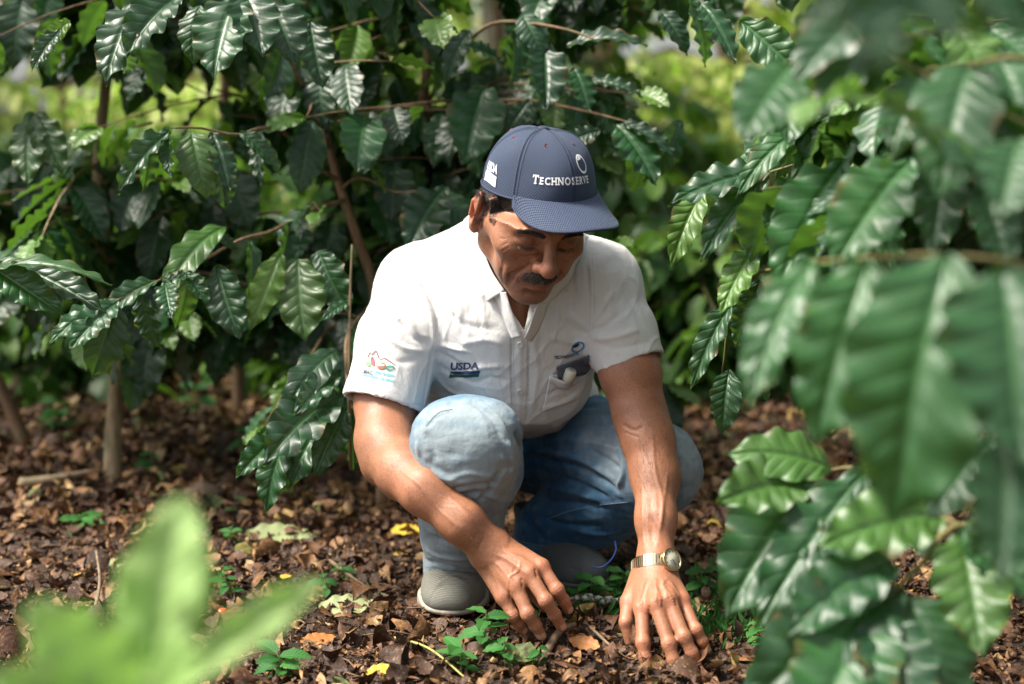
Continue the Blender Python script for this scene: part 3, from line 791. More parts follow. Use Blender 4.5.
# ---------------------------------------------------------------- shoes: knitted upper on a pale rubber sole
M_knit, nt, b = new_mat('grey_knit'); p_ = pos(nt)
w1 = N(nt, 'ShaderNodeTexWave', wave_type='BANDS', bands_direction='Z'); w1.inputs['Scale'].default_value = 150; w1.inputs['Distortion'].default_value = 2.5; w1.inputs['Detail Scale'].default_value = 3
nt.links.new(p_, w1.inputs['Vector'])
nt.links.new(mixc(nt, w1.outputs['Fac'], (.115, .115, .095), (.20, .195, .165)), b.inputs['Base Color']); b.inputs['Roughness'].default_value = .9
bump(nt, b, w1.outputs['Fac'], .0004, .6)
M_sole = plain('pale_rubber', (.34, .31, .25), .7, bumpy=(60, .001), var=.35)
M_knit_shade = plain('shade_tinted_knit', (.075, .085, .085), .9, bumpy=(300, .001))  # rear shoe's knit, shade put into the colour
def shoe(toe, heel, lift, mat, w=1.0, tagname='shoe', sole=None):
    toe = np.asarray(toe, float); heel = np.asarray(heel, float)
    f = nrm(toe-heel); u = nrm(np.array([0, 0, 1.])-f*f[2]); s = np.cross(f, u); B = np.stack([s, f, u], 1)
    def q(x, y, z): return toe+B@np.array([x*w, -y, z])
    L = []
    U(L, el(q(0, .045, .024), (.046*w, .050, .030), B), 0)
    U(L, el(q(0, .10, .034), (.046*w, .075, .036), B), .03)
    U(L, el(q(0, .19, .042), (.036*w, .070, .046), B), .03)
    U(L, rc(q(0, .175, .05), q(0, .195, .10), .036, .036), .03)
    L.append(('i', pl(q(0, 0, .012), -u), .004))
    S(L, rc(q(0, .185, .085), q(0, .20, .14), .030, .033), .004)
    V, Fq = mesh_sdf(L, .0026); Nn = vnormals(V, Fq)
    if ((V-q(0, .12, .03))*Nn).sum() < 0: Fq = Fq[:, ::-1]; Nn = -Nn
    V = V+Nn*(.0016*vnoise(V, 51, 2, 40))[:, None]
    sv = Surf(V, Fq)
    V = creases(V, vnormals(V, Fq)*np.sign((vnormals(V, Fq)*Nn).sum()), sv, [([(428, 606), (436, 590), (452, 584), (468, 590), (478, 604)], .0016, -.0014), ([(434, 586), (450, 578), (470, 584)], .0030, .0020), ([(437, 581), (452, 574), (472, 579)], .0026, -.0022), ([(566, 566), (580, 572), (590, 584)], .0022, -.0018)])
    o = mesh_np(tagname, V, Fq, mat, person)
    So = []
    U(So, el(q(0, .05, .010), (.049*w, .054, .013), B), 0)
    U(So, rc(q(-.012, .09, .009), q(-.006, .22, .010), .040, .034), .03); U(So, rc(q(.012, .09, .009), q(.006, .22, .010), .040, .034), .03)
    So.append(('i', pl(q(0, 0, .018), u), .003)); So.append(('i', pl(q(0, 0, -.004), -u), .003))
    V2, F2 = mesh_sdf(So, .0028); N2 = vnormals(V2, F2)
    if ((V2-q(0, .12, .008))*N2).sum() < 0: F2 = F2[:, ::-1]
    mesh_np('sole', V2, F2, sole or M_sole, o)
    # eyestay and laces
    G = Geo()
    for k in range(5):
        y = .075+k*.020; zz = .066+k*.0105
        def on(x, yy, zz):
            r = sv.b.ray_cast(Vector(q(x, yy, .2)), Vector(-u))
            return (np.array(r[0])+u*.0015) if r[0] is not None else q(x, yy, zz)
        tube(G, [on(-.017, y, zz), on(-.006, y+.006, zz), on(.006, y+.008, zz), on(.017, y+.012, zz)], .0016, 6)
    G.build('laces', M_sole if mat is M_knit else mat, o)
    return o
shoe(PG(452, 619, .006), P(456, 575, 2.34), 0, M_knit, 1.0)
shoe(PG(595, 591, .006), P(535, 568, 2.43), 0, M_knit_shade, .95, sole=plain('shade_tinted_rubber', (.12, .105, .085), .7))  # rear shoe: sole colour darkened as well, for the shade there

# ---------------------------------------------------------------- cap
def cp(x, y, z): return CO+CR@np.array([x, y, z])
def crown_pt(az, t, off=0.0):
    """az: 0 = front, + = wearer's right; t: 0 base .. 1 button"""
    fr = math.exp(-(az/.95)**2)
    zz = CH*(math.sin(t*math.pi/2)**(.96)); 
    r = math.cos(t*math.pi/2)**(.72+.06*fr)
    r *= 1-.012*math.sin(math.pi*t)
    x = math.sin(az)*CA*r; y = math.cos(az)*CB*r-.010*t*t*0
    y += .002*fr*math.sin(math.pi*t)
    n = nrm([math.sin(az)/CA*max(r, .05), math.cos(az)/CB*max(r, .05), zz/CH/CH*1.2+.5])
    k = 0
    for s in range(6):
        d = (az-s*math.pi/3+math.pi) % (2*math.pi)-math.pi
        dd = abs(d)*.09*max(r, .02)
        k += -.0011*math.exp(-(dd/.0010)**2)+.0004*math.exp(-((dd-.0028)/.0012)**2)
    dent = .0018*math.sin(az*5+1)*math.sin(t*3.1)+.0012*math.sin(az*3+t*7)
    p = np.array([x, y, zz])+n*(k+off+dent)
    return cp(*p)
na, ntt = 288, 56
Vc = np.array([crown_pt(2*math.pi*i/na, (j/(ntt-1))**.9*.985) for j in range(ntt) for i in range(na)]+[crown_pt(0, 1)])
Fc = np.array([[j*na+i, j*na+(i+1) % na, (j+1)*na+(i+1) % na, (j+1)*na+i][::-1] for j in range(ntt-1) for i in range(na)]+[[(ntt-1)*na+i, (ntt-1)*na+(i+1) % na, ntt*na, ntt*na] for i in range(na)][:0])
UVc = np.array([[2*math.pi*i/na*.09, (j/(ntt-1))*.16] for j in range(ntt) for i in range(na)]+[[0, .16]])
M_cap, nt, b = new_mat('navy_mesh_cloth')
uvn = nt.nodes.new('ShaderNodeUVMap').outputs[0]
vr = N(nt, 'ShaderNodeTexVoronoi'); vr.inputs['Scale'].default_value = 320; vr.inputs['Randomness'].default_value = .0
mp = N(nt, 'ShaderNodeMapping'); mp.inputs['Rotation'].default_value = (0, 0, .785); nt.links.new(uvn, mp.inputs[0]); nt.links.new(mp.outputs[0], vr.inputs['Vector'])
hole = ramp(nt, vr.outputs['Distance'], [(.18, (0, 0, 0)), (.42, (1, 1, 1))])
base = mixc(nt, noise(nt, 30, 3, pos(nt)), (.030, .050, .100), (.040, .063, .120))
nt.links.new(mixc(nt, hole, (.012, .020, .045), base), b.inputs['Base Color']); b.inputs['Roughness'].default_value = .75
b.inputs['Sheen Weight'].default_value = .14; b.inputs['Sheen Roughness'].default_value = .4; b.inputs['Sheen Tint'].default_value = (.7, .8, 1, 1)
bump(nt, b, hole, .0009, .9)
M_capd = plain('navy_cloth_dark', (.022, .034, .075), .8)
M_white = plain('white_embroidery', (.80, .79, .82), .7, bumpy=(1500, .0004))
cap = mesh_np('cap', Vc, Fc, M_cap, person, uv=UVc)
sdm = cap.modifiers.new('s', 'SOLIDIFY'); sdm.thickness = .0018; sdm.offset = -1
G = Geo(); V = []; F = []
for j, (r, z) in enumerate(((.0085, -.002), (.0088, .001), (.0072, .0036), (.004, .0048), (.0004, .0052))):
    for k in range(16): V.append(cp(r*math.cos(k*math.pi/8), r*math.sin(k*math.pi/8), CH+z-.001))
F = [[j*16+k, j*16+(k+1) % 16, (j+1)*16+(k+1) % 16, (j+1)*16+k] for j in range(4) for k in range(16)]
G.add(V, F); G.build('button', M_cap, cap)
# piping at the base of the crown and seam tapes
G = Geo(); tube(G, [crown_pt(2*math.pi*i/96, .012, .0010) for i in range(97)], .0019, 6, False); G.build('sweatband', M_capd, cap)
G = Geo()
for s in range(6):
    for off in (-.030, .030):
        tt = np.linspace(.02, .93, 70)
        for a_, b_ in zip(tt[:-1:1], tt[1::1]):
            e = a_+(b_-a_)*.6
            w_ = lambda t: off/max(.25, math.cos(t*math.pi/2)**.68)
            tube(G, [crown_pt(s*math.pi/3+w_(a_), a_, .0004), crown_pt(s*math.pi/3+w_(e), e, .0004)], .00035, 4)
G.build('seam_stitching', M_capd, cap)
M_eye = plain('maroon_thread', (.10, .018, .04), .7)
for az in (math.pi/6, -math.pi/6, math.pi/2, -math.pi/2, math.pi*5/6, -math.pi*5/6):
    c = crown_pt(az, .66, -.0003); e1 = nrm(crown_pt(az+.02, .66)-c); e2 = nrm(crown_pt(az, .68)-c); G = Geo()
    tube(G, [c+(e1*math.cos(w)+e2*math.sin(w))*.0026 for w in np.linspace(0, 2*math.pi, 15)], .0011, 6, False)
    G.build('eyelet', M_eye, cap)
# brim
nbr, mbr = 64, 26; V = []; uv = []
AZM = 1.06
for i in range(nbr):
    a = -AZM+2*AZM*i/(nbr-1); s = a/AZM
    base_p = np.array([math.sin(a)*CA*1.005, math.cos(a)*CB*1.005, .001])
    ext = .0625*(max(0, 1-abs(s)**2.6))**.72
    dirv = nrm([math.sin(a)*.42, 1, 0])
    for j in range(mbr):
        t = j/(mbr-1); q = base_p+dirv*ext*t
        drop = -.20*q[0]**2/.06-.26*ext*t-.05*(ext*t)**2/.06
        q = np.array([q[0], q[1], .004+drop]); V.append(q); uv.append([q[0]*1.0, q[1]*1.0])
V = np.array(V); c0 = -.20*(CA*math.sin(AZM))**2/.06
V[:, 2] += np.where(True, .20*np.minimum(np.abs(V[:, 0]), CA)**2/.06*0, 0)
for i in range(nbr):      # blend the arch into the crown edge
    for j in range(mbr):
        t = j/(mbr-1); k = i*mbr+j; edge = .20*V[k, 0]**2/.06
        V[k, 2] += edge*(1-t)**1.5*1.0
Fb = np.array([[i*mbr+j, i*mbr+j+1, (i+1)*mbr+j+1, (i+1)*mbr+j] for i in range(nbr-1) for j in range(mbr-1)])
BR = np.array(Matrix.Rotation(math.radians(-4), 3, 'X'))
Vb = np.array([cp(*(BR@(v-[0, CB, 0])+[0, CB, 0])) for v in V])
brim = mesh_np('brim', Vb, Fb, M_cap, cap, uv=np.array(uv))
m = brim.modifiers.new('s', 'SOLIDIFY'); m.thickness = .0032; m.offset = 0
G = Geo(); edge_i = [i*mbr+mbr-1 for i in range(nbr)]
tube(G, [Vb[i] for i in edge_i], .0019, 6); G.build('brim_piping', M_capd, brim)

# ---------------------------------------------------------------- lettering and emblems
def text_geo(txt, size=1.0, bold=.0, sx=1.0, serif=False):
    cu = bpy.data.curves.new('t', 'FONT'); cu.body = txt; cu.size = size; cu.offset = bold; cu.align_x = 'LEFT'; cu.resolution_u = 3
    o = bpy.data.objects.new('t', cu); sc.collection.objects.link(o)
    dg = bpy.context.evaluated_depsgraph_get(); me = bpy.data.meshes.new_from_object(o.evaluated_get(dg))
    bm = bmesh.new(); bm.from_mesh(me)
    bmesh.ops.triangulate(bm, faces=bm.faces)
    for _ in range(3):
        L = [e for e in bm.edges if e.calc_length() > .22*size]
        if not L: break
        bmesh.ops.subdivide_edges(bm, edges=L, cuts=1); bmesh.ops.triangulate(bm, faces=bm.faces)
    V = np.array([v.co[:] for v in bm.verts]); F = [[v.index for v in f.verts] for f in bm.faces]
    bm.free(); bpy.data.objects.remove(o); bpy.data.meshes.remove(me); bpy.data.curves.remove(cu)
    V[:, 0] *= sx
    return V, F
def put(name, V2, F, fn, mat, parent):
    """map 2D art through fn(x, y) -> 3D point on the cloth"""
    me = bpy.data.meshes.new(name); me.from_pydata([tuple(fn(v[0], v[1])) for v in V2], [], F); me.update()
    me.materials.append(mat); o = bpy.data.objects.new(name, me); link(o); reparent(o, parent); return o
def art_line(pts, w, n=None):
    sp = spline(pts, n or max(8, len(pts)*6)); V = []; F = []
    for i, p in enumerate(sp):
        t = nrm(sp[min(i+1, len(sp)-1)]-sp[max(i-1, 0)]); s = np.array([-t[1], t[0]])
        V += [p-s*w/2, p, p+s*w/2]
    for i in range(len(sp)-1):
        for k in (0, 1): F.append([i*3+k, i*3+k+1, i*3+k+4, i*3+k+3])
    return np.array(V), F
def art_fill(pts, rings=3):
    pts = np.asarray(pts, float); c = pts.mean(0); n = len(pts); V = []; F = []
    for r in range(1, rings+1):
        for p in pts: V.append(c+(p-c)*r/rings)
    V.append(c)
    for r in range(rings-1):
        for k in range(n): F.append([r*n+k, r*n+(k+1) % n, (r+1)*n+(k+1) % n, (r+1)*n+k])
    for k in range(n): F.append([rings*n, k, (k+1) % n])
    return np.array(V), F
def ellipse(cx, cy, a, b, rot=0, n=28, lo=0, hi=2*math.pi):
    w = np.linspace(lo, hi, n); return np.stack([cx+a*np.cos(w)*math.cos(rot)-b*np.sin(w)*math.sin(rot), cy+a*np.cos(w)*math.sin(rot)+b*np.sin(w)*math.cos(rot)], 1)
# cap front: serif capitals wrapped round the crown
def cap_map(az0, t0, k_az, k_t):
    return lambda x, y: crown_pt(az0-x*k_az, t0+y*k_t, .0012)
def serif_word(word, size):
    V, F = text_geo(word, size, size*.035, 1.12)
    return V, F
V, F = serif_word('T', 1.0)
fm = cap_map(.765, .195, .124, .104)
X = 0; allV = []; allF = []; n0 = 0
for i, ch_ in enumerate('TECHNOSERVE'):
    V, F = text_geo(ch_, 1.28 if i == 0 else 1.0, .030, 1.12)
    w_ = V[:, 0].max()-V[:, 0].min(); V[:, 0] += X-V[:, 0].min()
    parts = [(V, F)]
    hgt = V[:, 1].max()
    def bar(x0, x1, y):
        return np.array([[x0, y-.045], [x1, y-.045], [x1, y+.045], [x0, y+.045]]), [[0, 1, 2, 3]]
    l, r_ = V[:, 0].min(), V[:, 0].max()
    if ch_ == 'T': parts += [bar((l+r_)/2-.2, (l+r_)/2+.2, .045), (np.array([[l, hgt-.3], [l+.09, hgt-.3], [l+.09, hgt], [l, hgt]]), [[0, 1, 2, 3]]), (np.array([[r_-.09, hgt-.3], [r_, hgt-.3], [r_, hgt], [r_-.09, hgt]]), [[0, 1, 2, 3]])]
    if ch_ in 'HN': parts += [bar(l-.1, l+.24, hgt-.045), bar(r_-.24, r_+.1, hgt-.045), bar(l-.1, l+.24, .045)] + ([bar(r_-.24, r_+.1, .045)] if ch_ == 'H' else [])
    if ch_ in 'ER': parts += [bar(l-.1, l+.2, .045), bar(l-.1, l+.2, hgt-.045)]
    if ch_ == 'V': parts += [bar(l-.08, l+.25, hgt-.045), bar(r_-.25, r_+.08, hgt-.045)]
    for v, f in parts:
        allV.append(v if v.shape[1] == 2 else v[:, :2]); allF += [[a+n0 for a in q] for q in f]; n0 += len(v)
    X += w_+(.04 if ch_ == 'R' else .20)
put('embroidered_name', np.concatenate(allV), allF, fm, M_white, cap)
fo = lambda x, y: crown_pt(x, y, .0012)
lg_az = -.29
ring = [(lg_az+.135*math.cos(w), .405+.100*math.sin(w)) for w in np.linspace(0, 2*math.pi, 40)]
V, F = art_line(ring, .024, 80); G = Geo(); G.add([fo(*v) for v in V], F)
V, F = art_fill([(lg_az+.10, .44), (lg_az+.06, .475), (lg_az, .49), (lg_az-.06, .475), (lg_az-.02, .452), (lg_az+.03, .445)]); G.add([fo(*v) for v in V], F)
G.build('embroidered_emblem', M_white, cap)
# side of the cap: letters over a pale flag
for txt, a0 in (('USDA', 1.90),):
    V, F = text_geo(txt, 1.0, .03, .9)
    put('embroidered_letters', V[:, :2], F, lambda x, y: crown_pt(a0-x*.175, .20+y*.125, .0012), M_white, cap)
    Vf = np.array([[a0-.42*i/8, .075+.105*j/4] for j in range(5) for i in range(9)])
    Ff = [[j*9+i, j*9+i+1, (j+1)*9+i+1, (j+1)*9+i] for j in range(4) for i in range(8)]
    put('embroidered_flag', Vf, Ff, lambda x, y: crown_pt(x, y+.01*math.sin((x-1.6)*9), .0012), M_white, cap)

def pixmap(ax, ay, ux, uy, vx, vy, off=.0011, s=None):
    """2D art (x right, y up) -> pixels -> shirt surface"""
    return lambda x, y: onsurf(ax+x*ux+y*vx, ay+x*uy+y*vy, off, s, 2.15)
M_navy = plain('navy_thread', (.022, .035, .10), .6); M_green = plain('dark_green_thread', (.012, .075, .055), .6)
M_blue = plain('blue_thread', (.03, .22, .42), .6); M_cyan = plain('cyan_thread', (.10, .52, .72), .6); M_maroon = plain('red_brown_thread', (.22, .05, .05), .6)
M_lgreen = plain('leaf_green_thread', (.16, .42, .14), .6); M_tan = plain('bean_brown_thread', (.34, .13, .06), .6); M_teal = plain('teal_thread', (.02, .30, .20), .6)
M_slate = plain('dark_blue_print', (.10, .115, .155), .4, var=.6)
# right chest
V, F = text_geo('USDA', 1.0, .035, 1.02)
put('chest_letters', V[:, :2], F, pixmap(450.5, 369.5, 10.6, -.25, .6, -9.6), M_navy, shirt_o)
def band(lo, hi, n=22):
    V = []; F = []
    for i in range(n):
        x = i/(n-1)
        for j in range(3): V.append((x, lo(x)+(hi(x)-lo(x))*j/2))
    for i in range(n-1):
        for j in range(2): F.append([i*3+j, (i+1)*3+j, (i+1)*3+j+1, i*3+j+1])
    return np.array(V), F
fm = pixmap(449, 377.6, 29.5, -.9, .3, -1)
V, F = band(lambda x: 4.3-1.3*math.sin(x*3.1), lambda x: 6.3+.3*x-.4*math.sin(x*3)); put('chest_flag', V, F, fm, M_navy, shirt_o)
V, F = band(lambda x: 0, lambda x: 3.6-1.3*math.sin(x*3.1)+.6*x); put('chest_flag', V, F, fm, M_green, shirt_o)
# left chest emblem
G = Geo(); fm = pixmap(578, 347, 1, -.12, .0, -1)
V, F = art_line(ellipse(0, 0, 6.2, 4.2, .3, 30), 1.5, 50); G.add([fm(*v) for v in V], F); G.build('chest_emblem', M_blue, shirt_o)
V, F = art_fill(ellipse(-2.2, 2.2, 3.6, 1.9, .3)); put('chest_emblem', V, F, fm, M_navy, shirt_o)
V, F = text_geo('TECHNO', 1.0, .03, .78); put('chest_name', V[:, :2], F, pixmap(553.8, 359.0, 4.6, -.35, .3, -4.6), M_navy, shirt_o)
V, F = text_geo('SERVE', 1.0, .03, .82); put('chest_name', V[:, :2], F, pixmap(568.5, 357.6, 4.7, -1.5, .3, -4.6), M_blue, shirt_o)
# sleeve emblem
q_ = lambda zx, zy: (350+zx/15.2, 345+zy/15.2)
fm0 = lambda x, y: onsurf(x, y, .0011, None, 2.12)
def sl_line(name, zp, w, mat):
    V, F = art_line([q_(*p) for p in zp], w, len(zp)*10); put(name, V, F, fm0, mat, shirt_o)
def poly_line(name, zp, w, mat):
    G = Geo()
    for a_, b_ in zip(zp[:-1], zp[1:]):
        V, F = art_line([q_(*a_), q_(*b_)], w, 6); G.add([fm0(*v) for v in V], F)
    G.build(name, mat, shirt_o)
poly_line('sleeve_mountains', [(275, 190), (312, 110), (335, 150), (400, 80), (445, 205), (480, 225), (520, 195), (690, 310)], .85, M_maroon)
V, F = art_fill([q_(*p) for p in ellipse(352, 255, 30, 74, -.18)]); put('sleeve_bean', V, F, fm0, M_maroon, shirt_o)
V, F = art_fill([q_(*p) for p in ellipse(475, 318, 74, 54, .15)]); put('sleeve_bean', V, F, fm0, M_tan, shirt_o)
V, F = art_fill([q_(*p) for p in ellipse(470, 308, 56, 16, .12)]); put('sleeve_bean', V, F, lambda x, y: onsurf(x, y, .0015, None, 2.12), M_white, shirt_o)
V, F = art_fill([q_(*p) for p in ellipse(284, 290, 42, 40, .5)]); put('sleeve_leaf', V, F, fm0, M_lgreen, shirt_o)
V, F = art_line([q_(*p) for p in ellipse(612, 352, 58, 30, -.02, 30)], 1.3, 50); put('sleeve_leaf', V, F, fm0, M_teal, shirt_o)
V, F = text_geo('MAG', 1.0, .02, .95); put('sleeve_letters', V[:, :2], F, pixmap(363.3, 373.6, 4.6, .85, .8, -6.2), M_navy, shirt_o)
V, F = text_geo('Cafes de altura', 1.0, .03, .9); put('sleeve_letters', V[:, :2], F, pixmap(373.4, 372.4, 3.75, .85, .6, -4.2), M_cyan, shirt_o)
V, F = text_geo('sustentables y de calidad', 1.0, .03, .9); put('sleeve_letters', V[:, :2], F, pixmap(362.2, 375.6, 3.45, .72, .6, -4.0), M_cyan, shirt_o)

# ---------------------------------------------------------------- hair, brows, moustache: short strands
def hair_mat(name, c1, c2, k=.72):
    m, nt, b = new_mat(name); r = attr(nt, 'tone', 1)
    nt.links.new(ramp(nt, r, [(0, c1), (k, c1), (k+.12, c2), (1, c2)]), b.inputs['Base Color']); b.inputs['Roughness'].default_value = .45; return m
M_hair = hair_mat('greying_black_hair', (.012, .010, .010), (.20, .18, .17)); M_mous = hair_mat('greying_moustache', (.022, .017, .015), (.36, .32, .28), .66)
shd = Surf(Vh, Fh); HB = shd.b; SA0 = Surf(Va, Fa)
def strands(name, roots, mat, parent, r=.00022, seg=3, gravity=0):
    rnd = random.Random(5); V = []; F = []; T = []
    for (p, n, d, L) in roots:
        p = np.asarray(p); d = nrm(d); s = nrm(np.cross(d, n)); u = np.cross(s, d); k = len(V); tone = rnd.random()
        for i in range(seg+1):
            t = i/seg; c = p+n*(.0002+.25*L*math.sin(t*2.2))*1+d*L*t; rr = r*(1-.75*t)
            for w in range(3):
                a_ = w*2.094; V.append(c+rr*(s*math.cos(a_)+u*math.sin(a_))); T.append(tone)
        for i in range(seg):
            for w in range(3): F.append([k+i*3+w, k+i*3+(w+1) % 3, k+(i+1)*3+(w+1) % 3, k+(i+1)*3+w])
    return mesh_np(name, np.array(V), np.array(F), mat, parent, attrs={'tone': np.array(T)})
rnd = random.Random(11)
def local_cast(x, y, z, cx=0, cy=0, cz=0):
    """cast from outside (x,y,z) towards the local centre"""
    o = hd(x, y, z); t = nrm(hd(cx, cy, cz)-o); r = HB.ray_cast(Vector(o), Vector(t))
    return (np.array(r[0]), np.array(r[1]) if np.array(r[1])@t < 0 else -np.array(r[1])) if r[0] is not None else (None, None)
roots = []
for i in range(9000):
    s = 1 if rnd.random() < .6 else -1
    y = rnd.uniform(-.105, .046); z = rnd.uniform(-.055, .07)
    if y > -.004 and z < .012-(y-.0)*.0+ (0.0 if y < .02 else .006+(y-.02)*1.6) and not (.008 < y < .024 and z > -.022+rnd.random()*.014): continue
    if -.03 < y < .008 and z < .026: continue
    if y < -.03 and z < -.045+rnd.random()*.02: continue
    p, n = local_cast(s*.14, y, z, 0, y*.6, z*.8)
    if p is None: continue
    d = HR@np.array([0, -.35+rnd.uniform(-.3, .3), -1]); L = rnd.uniform(.004, .008)*(1 if z > .0 else .7)
    roots.append((p, n, d-n*(d@n), L))
def inpoly(x, y, pg):
    c = False
    for i in range(len(pg)):
        (x1, y1), (x2, y2) = pg[i], pg[i-1]
        if (y1 > y) != (y2 > y) and x < (x2-x1)*(y-y1)/(y2-y1)+x1: c = not c
    return c
pg = [(478, 188), (507, 190), (515, 209), (505, 211), (498, 214), (496, 225), (491, 222), (489, 210), (486, 196), (478, 195)]
for i in range(9000):
    x, y = rnd.uniform(476, 518), rnd.uniform(186, 228)
    if not inpoly(x, y, pg) or (y > 212 and rnd.random() < .45): continue
    h, n = shd.hit(x, y)
    if h is None: continue
    d = HR@np.array([0, -.25+rnd.uniform(-.3, .3), -1]); roots.append((h-n*.0006, n, d-n*(d@n), rnd.uniform(.004, .0075)*(.7 if y > 212 else 1)))
strands('hair', roots, M_hair, person, .00026)
roots = []
for i in range(3400):
    x = rnd.gauss(0, .0135)
    if abs(x) > .0285: continue
    z = -.0475-.12*abs(x)+rnd.uniform(-.0085, .0068)*(1-abs(x)/.045)
    p, n = local_cast(x, .16, z, x*.7, .0, z)
    if p is None: continue
    d = HR@np.array([math.copysign(.25, x)+x*22+rnd.uniform(-.3, .3), 0, -1]); roots.append((p, n, d-n*(d@n), rnd.uniform(.006, .011)))
strands('moustache', roots, M_mous, person, .00024)
for s in (1, -1):
    roots = []
    for i in range(1100):
        u = rnd.random(); x = s*(.014+.036*u); z = .0215+.0045*math.sin(u*2.6)+rnd.uniform(-.0050, .0045)*(1-.5*u)
        p, n = local_cast(x, .16, z, x*.8, 0, z)
        if p is None: continue
        d = HR@np.array([s*(1+u), 0, .35-.8*u+rnd.uniform(-.3, .3)]); roots.append((p, n, d-n*(d@n), rnd.uniform(.006, .010)))
    strands('eyebrow', roots, M_hair, person, .00021)
    roots = []
    for i in range(90):
        u = rnd.random(); x = s*(.0195+.025*u); z = -.0025-.002*math.sin(u*3.1)
        p, n = local_cast(x, .16, z, x*.9, 0, z)
        if p is None: continue
        d = HR@np.array([s*(u-.4), .6, -.7]); roots.append((p, n, d, rnd.uniform(.004, .006)))
    strands('eyelashes', roots, M_hair, person, .00018)

roots = []; r_ = random.Random(3)
for path, rr in (([(365, 440), (400, 480), (440, 500), (480, 535)], 26), ([(645, 430), (650, 480), (655, 545)], 20)):
    sp = spline(path, 60)
    for i in range(420):
        c_ = sp[r_.randrange(60)]; h, n = SA0.hit(c_[0]+r_.gauss(0, rr*.5), c_[1]+r_.gauss(0, rr*.4))
        if h is None: continue
        t_ = nrm(P(*sp[-1], 2.0)-P(*sp[0], 2.1)); roots.append((h, n, t_+.5*np.array([r_.gauss(0, .5), r_.gauss(0, .5), -.4]), r_.uniform(.006, .012)))
strands('arm_hair', roots, M_hair, person, .00010)
# ---------------------------------------------------------------- wristwatch on the left wrist
M_steel = plain('gold_and_steel', (.62, .50, .36), .28, 1.0, var=.2); M_gold = plain('brass_case', (.55, .40, .20), .25, 1.0)
M_dial, nt, b = new_mat('cream_dial'); b.inputs['Base Color'].default_value = (.56, .54, .40, 1); b.inputs['Roughness'].default_value = .4
b.inputs['Coat Weight'].default_value = .2; b.inputs['Coat Roughness'].default_value = .05
wc = P(656, 566.5, 2.031); ax = nrm(P(656.5, 577, 2.023)-P(656, 553, 2.04))   # along the forearm
e1 = nrm(RT-ax*(RT@ax)); e2 = np.cross(e1, ax); e2 = e2 if e2@(-FW) > 0 else -e2
watch = empty('wristwatch', wc); tag(watch, 'gold and steel wristwatch with round cream dial on the wrist pressed to the ground', 'wristwatch')
G = Geo(); RW = .0268; RWs = []; SA = Surf(Va, Fa)
for k in range(40):
    w = 2*math.pi*k/40
    r_ = nrm(math.cos(w)*e1+math.sin(w)*e2); t_ = np.cross(ax, r_); h_ = SA.b.ray_cast(Vector(wc+r_*.06), Vector(-r_))
    rw = min(.034, float(np.linalg.norm(np.array(h_[0])-wc))+.0012) if h_[0] is not None else RW
    RWs.append(rw); c = wc+rw*r_
    R = np.stack([t_, ax, r_], 1)
    box(G, c, R, np.array([.00200, .0085, .0010])); box(G, c+r_*.0006, R, np.array([.0010, .0070, .0010]))
G.build('expansion_band', M_steel, watch, smooth=False)
wk = math.radians(56); n_ = nrm(math.cos(wk)*e1+math.sin(wk)*e2); cc = wc+n_*(RWs[6]+.001); t_ = nrm(np.cross(ax, n_))
def disc(profile, mat, name, parent, n=40):
    V = []; F = []
    for r, z in profile:
        for k in range(n):
            w = 2*math.pi*k/n; V.append(cc+n_*z+r*(t_*math.cos(w)+ax*math.sin(w)))
    for i in range(len(profile)-1):
        for k in range(n): F.append([i*n+k, i*n+(k+1) % n, (i+1)*n+(k+1) % n, (i+1)*n+k])
    F.append([(len(profile)-1)*n+k for k in range(n)]); G = Geo(); G.add(V, F); return G.build(name, mat, parent)
case = disc([(.0150, -.002), (.0168, 0), (.0172, .003), (.0165, .0052), (.0150, .0060), (.0142, .0050), (.0140, .0046)], M_gold, 'case', watch)
dial = disc([(.0139, .0046), (.0138, .0048)], M_dial, 'dial', case)
M_blk = plain('black_print', (.02, .02, .02), .4); G = Geo(); R0 = np.stack([t_, ax, n_], 1)
for k in range(12):
    w = 2*math.pi*k/12; rr = t_*math.cos(w)+ax*math.sin(w); box(G, cc+n_*.0051+rr*.0118, np.stack([rr, np.cross(n_, rr), n_], 1), np.array([.0011, .0003, .0002]))
G.build('hour_marks', M_blk, dial, smooth=False); G = Geo()
for w, L in ((.6, .0065), (2.2, .0095)):
    rr = t_*math.cos(w)+ax*math.sin(w); box(G, cc+n_*.0056+rr*L*.5, np.stack([rr, np.cross(n_, rr), n_], 1), np.array([L*.5, .00035, .0002]))
G.build('watch_hands', M_blk, dial, smooth=False)
G = Geo(); tube(G, [cc+n_*.002+nrm(t_)*.017, cc+n_*.002+nrm(t_)*.0195], .0018, 8); G.build('crown', M_gold, case)
# marker pen and folded dark bag in the shirt pocket
M_pen = plain('ivory_plastic', (.62, .60, .50), .35)
pen = empty('marker_pen', P(563, 372, 2.12)); tag(pen, 'ivory capped marker pen standing in the chest pocket', 'pen')
pt = onsurf(566.5, 366, .013); pb = onsurf(563.5, 379, .011)
G = Geo(); d_ = nrm(pb-pt); tube(G, [pt, pt+d_*.0018, pt+d_*.010, pb], [.0074, .0088, .0090, .0088], 20); G.build('cap', M_pen, pen)
G = Geo(); tube(G, [pt-d_*.0006, pt-d_*.0002], [.0036, .0040], 16); G.build('end_plug', plain('grey_plastic', (.40, .39, .33), .4), pen)
pkt = patch('spectacle_pouch', [(556, 366), (590, 354), (588, 372), (557, 379)], 18, 10, M_slate, None, .0032, th=.0016)
tag(pkt, 'dark blue printed pouch tucked in the chest pocket behind the pen', 'pouch')
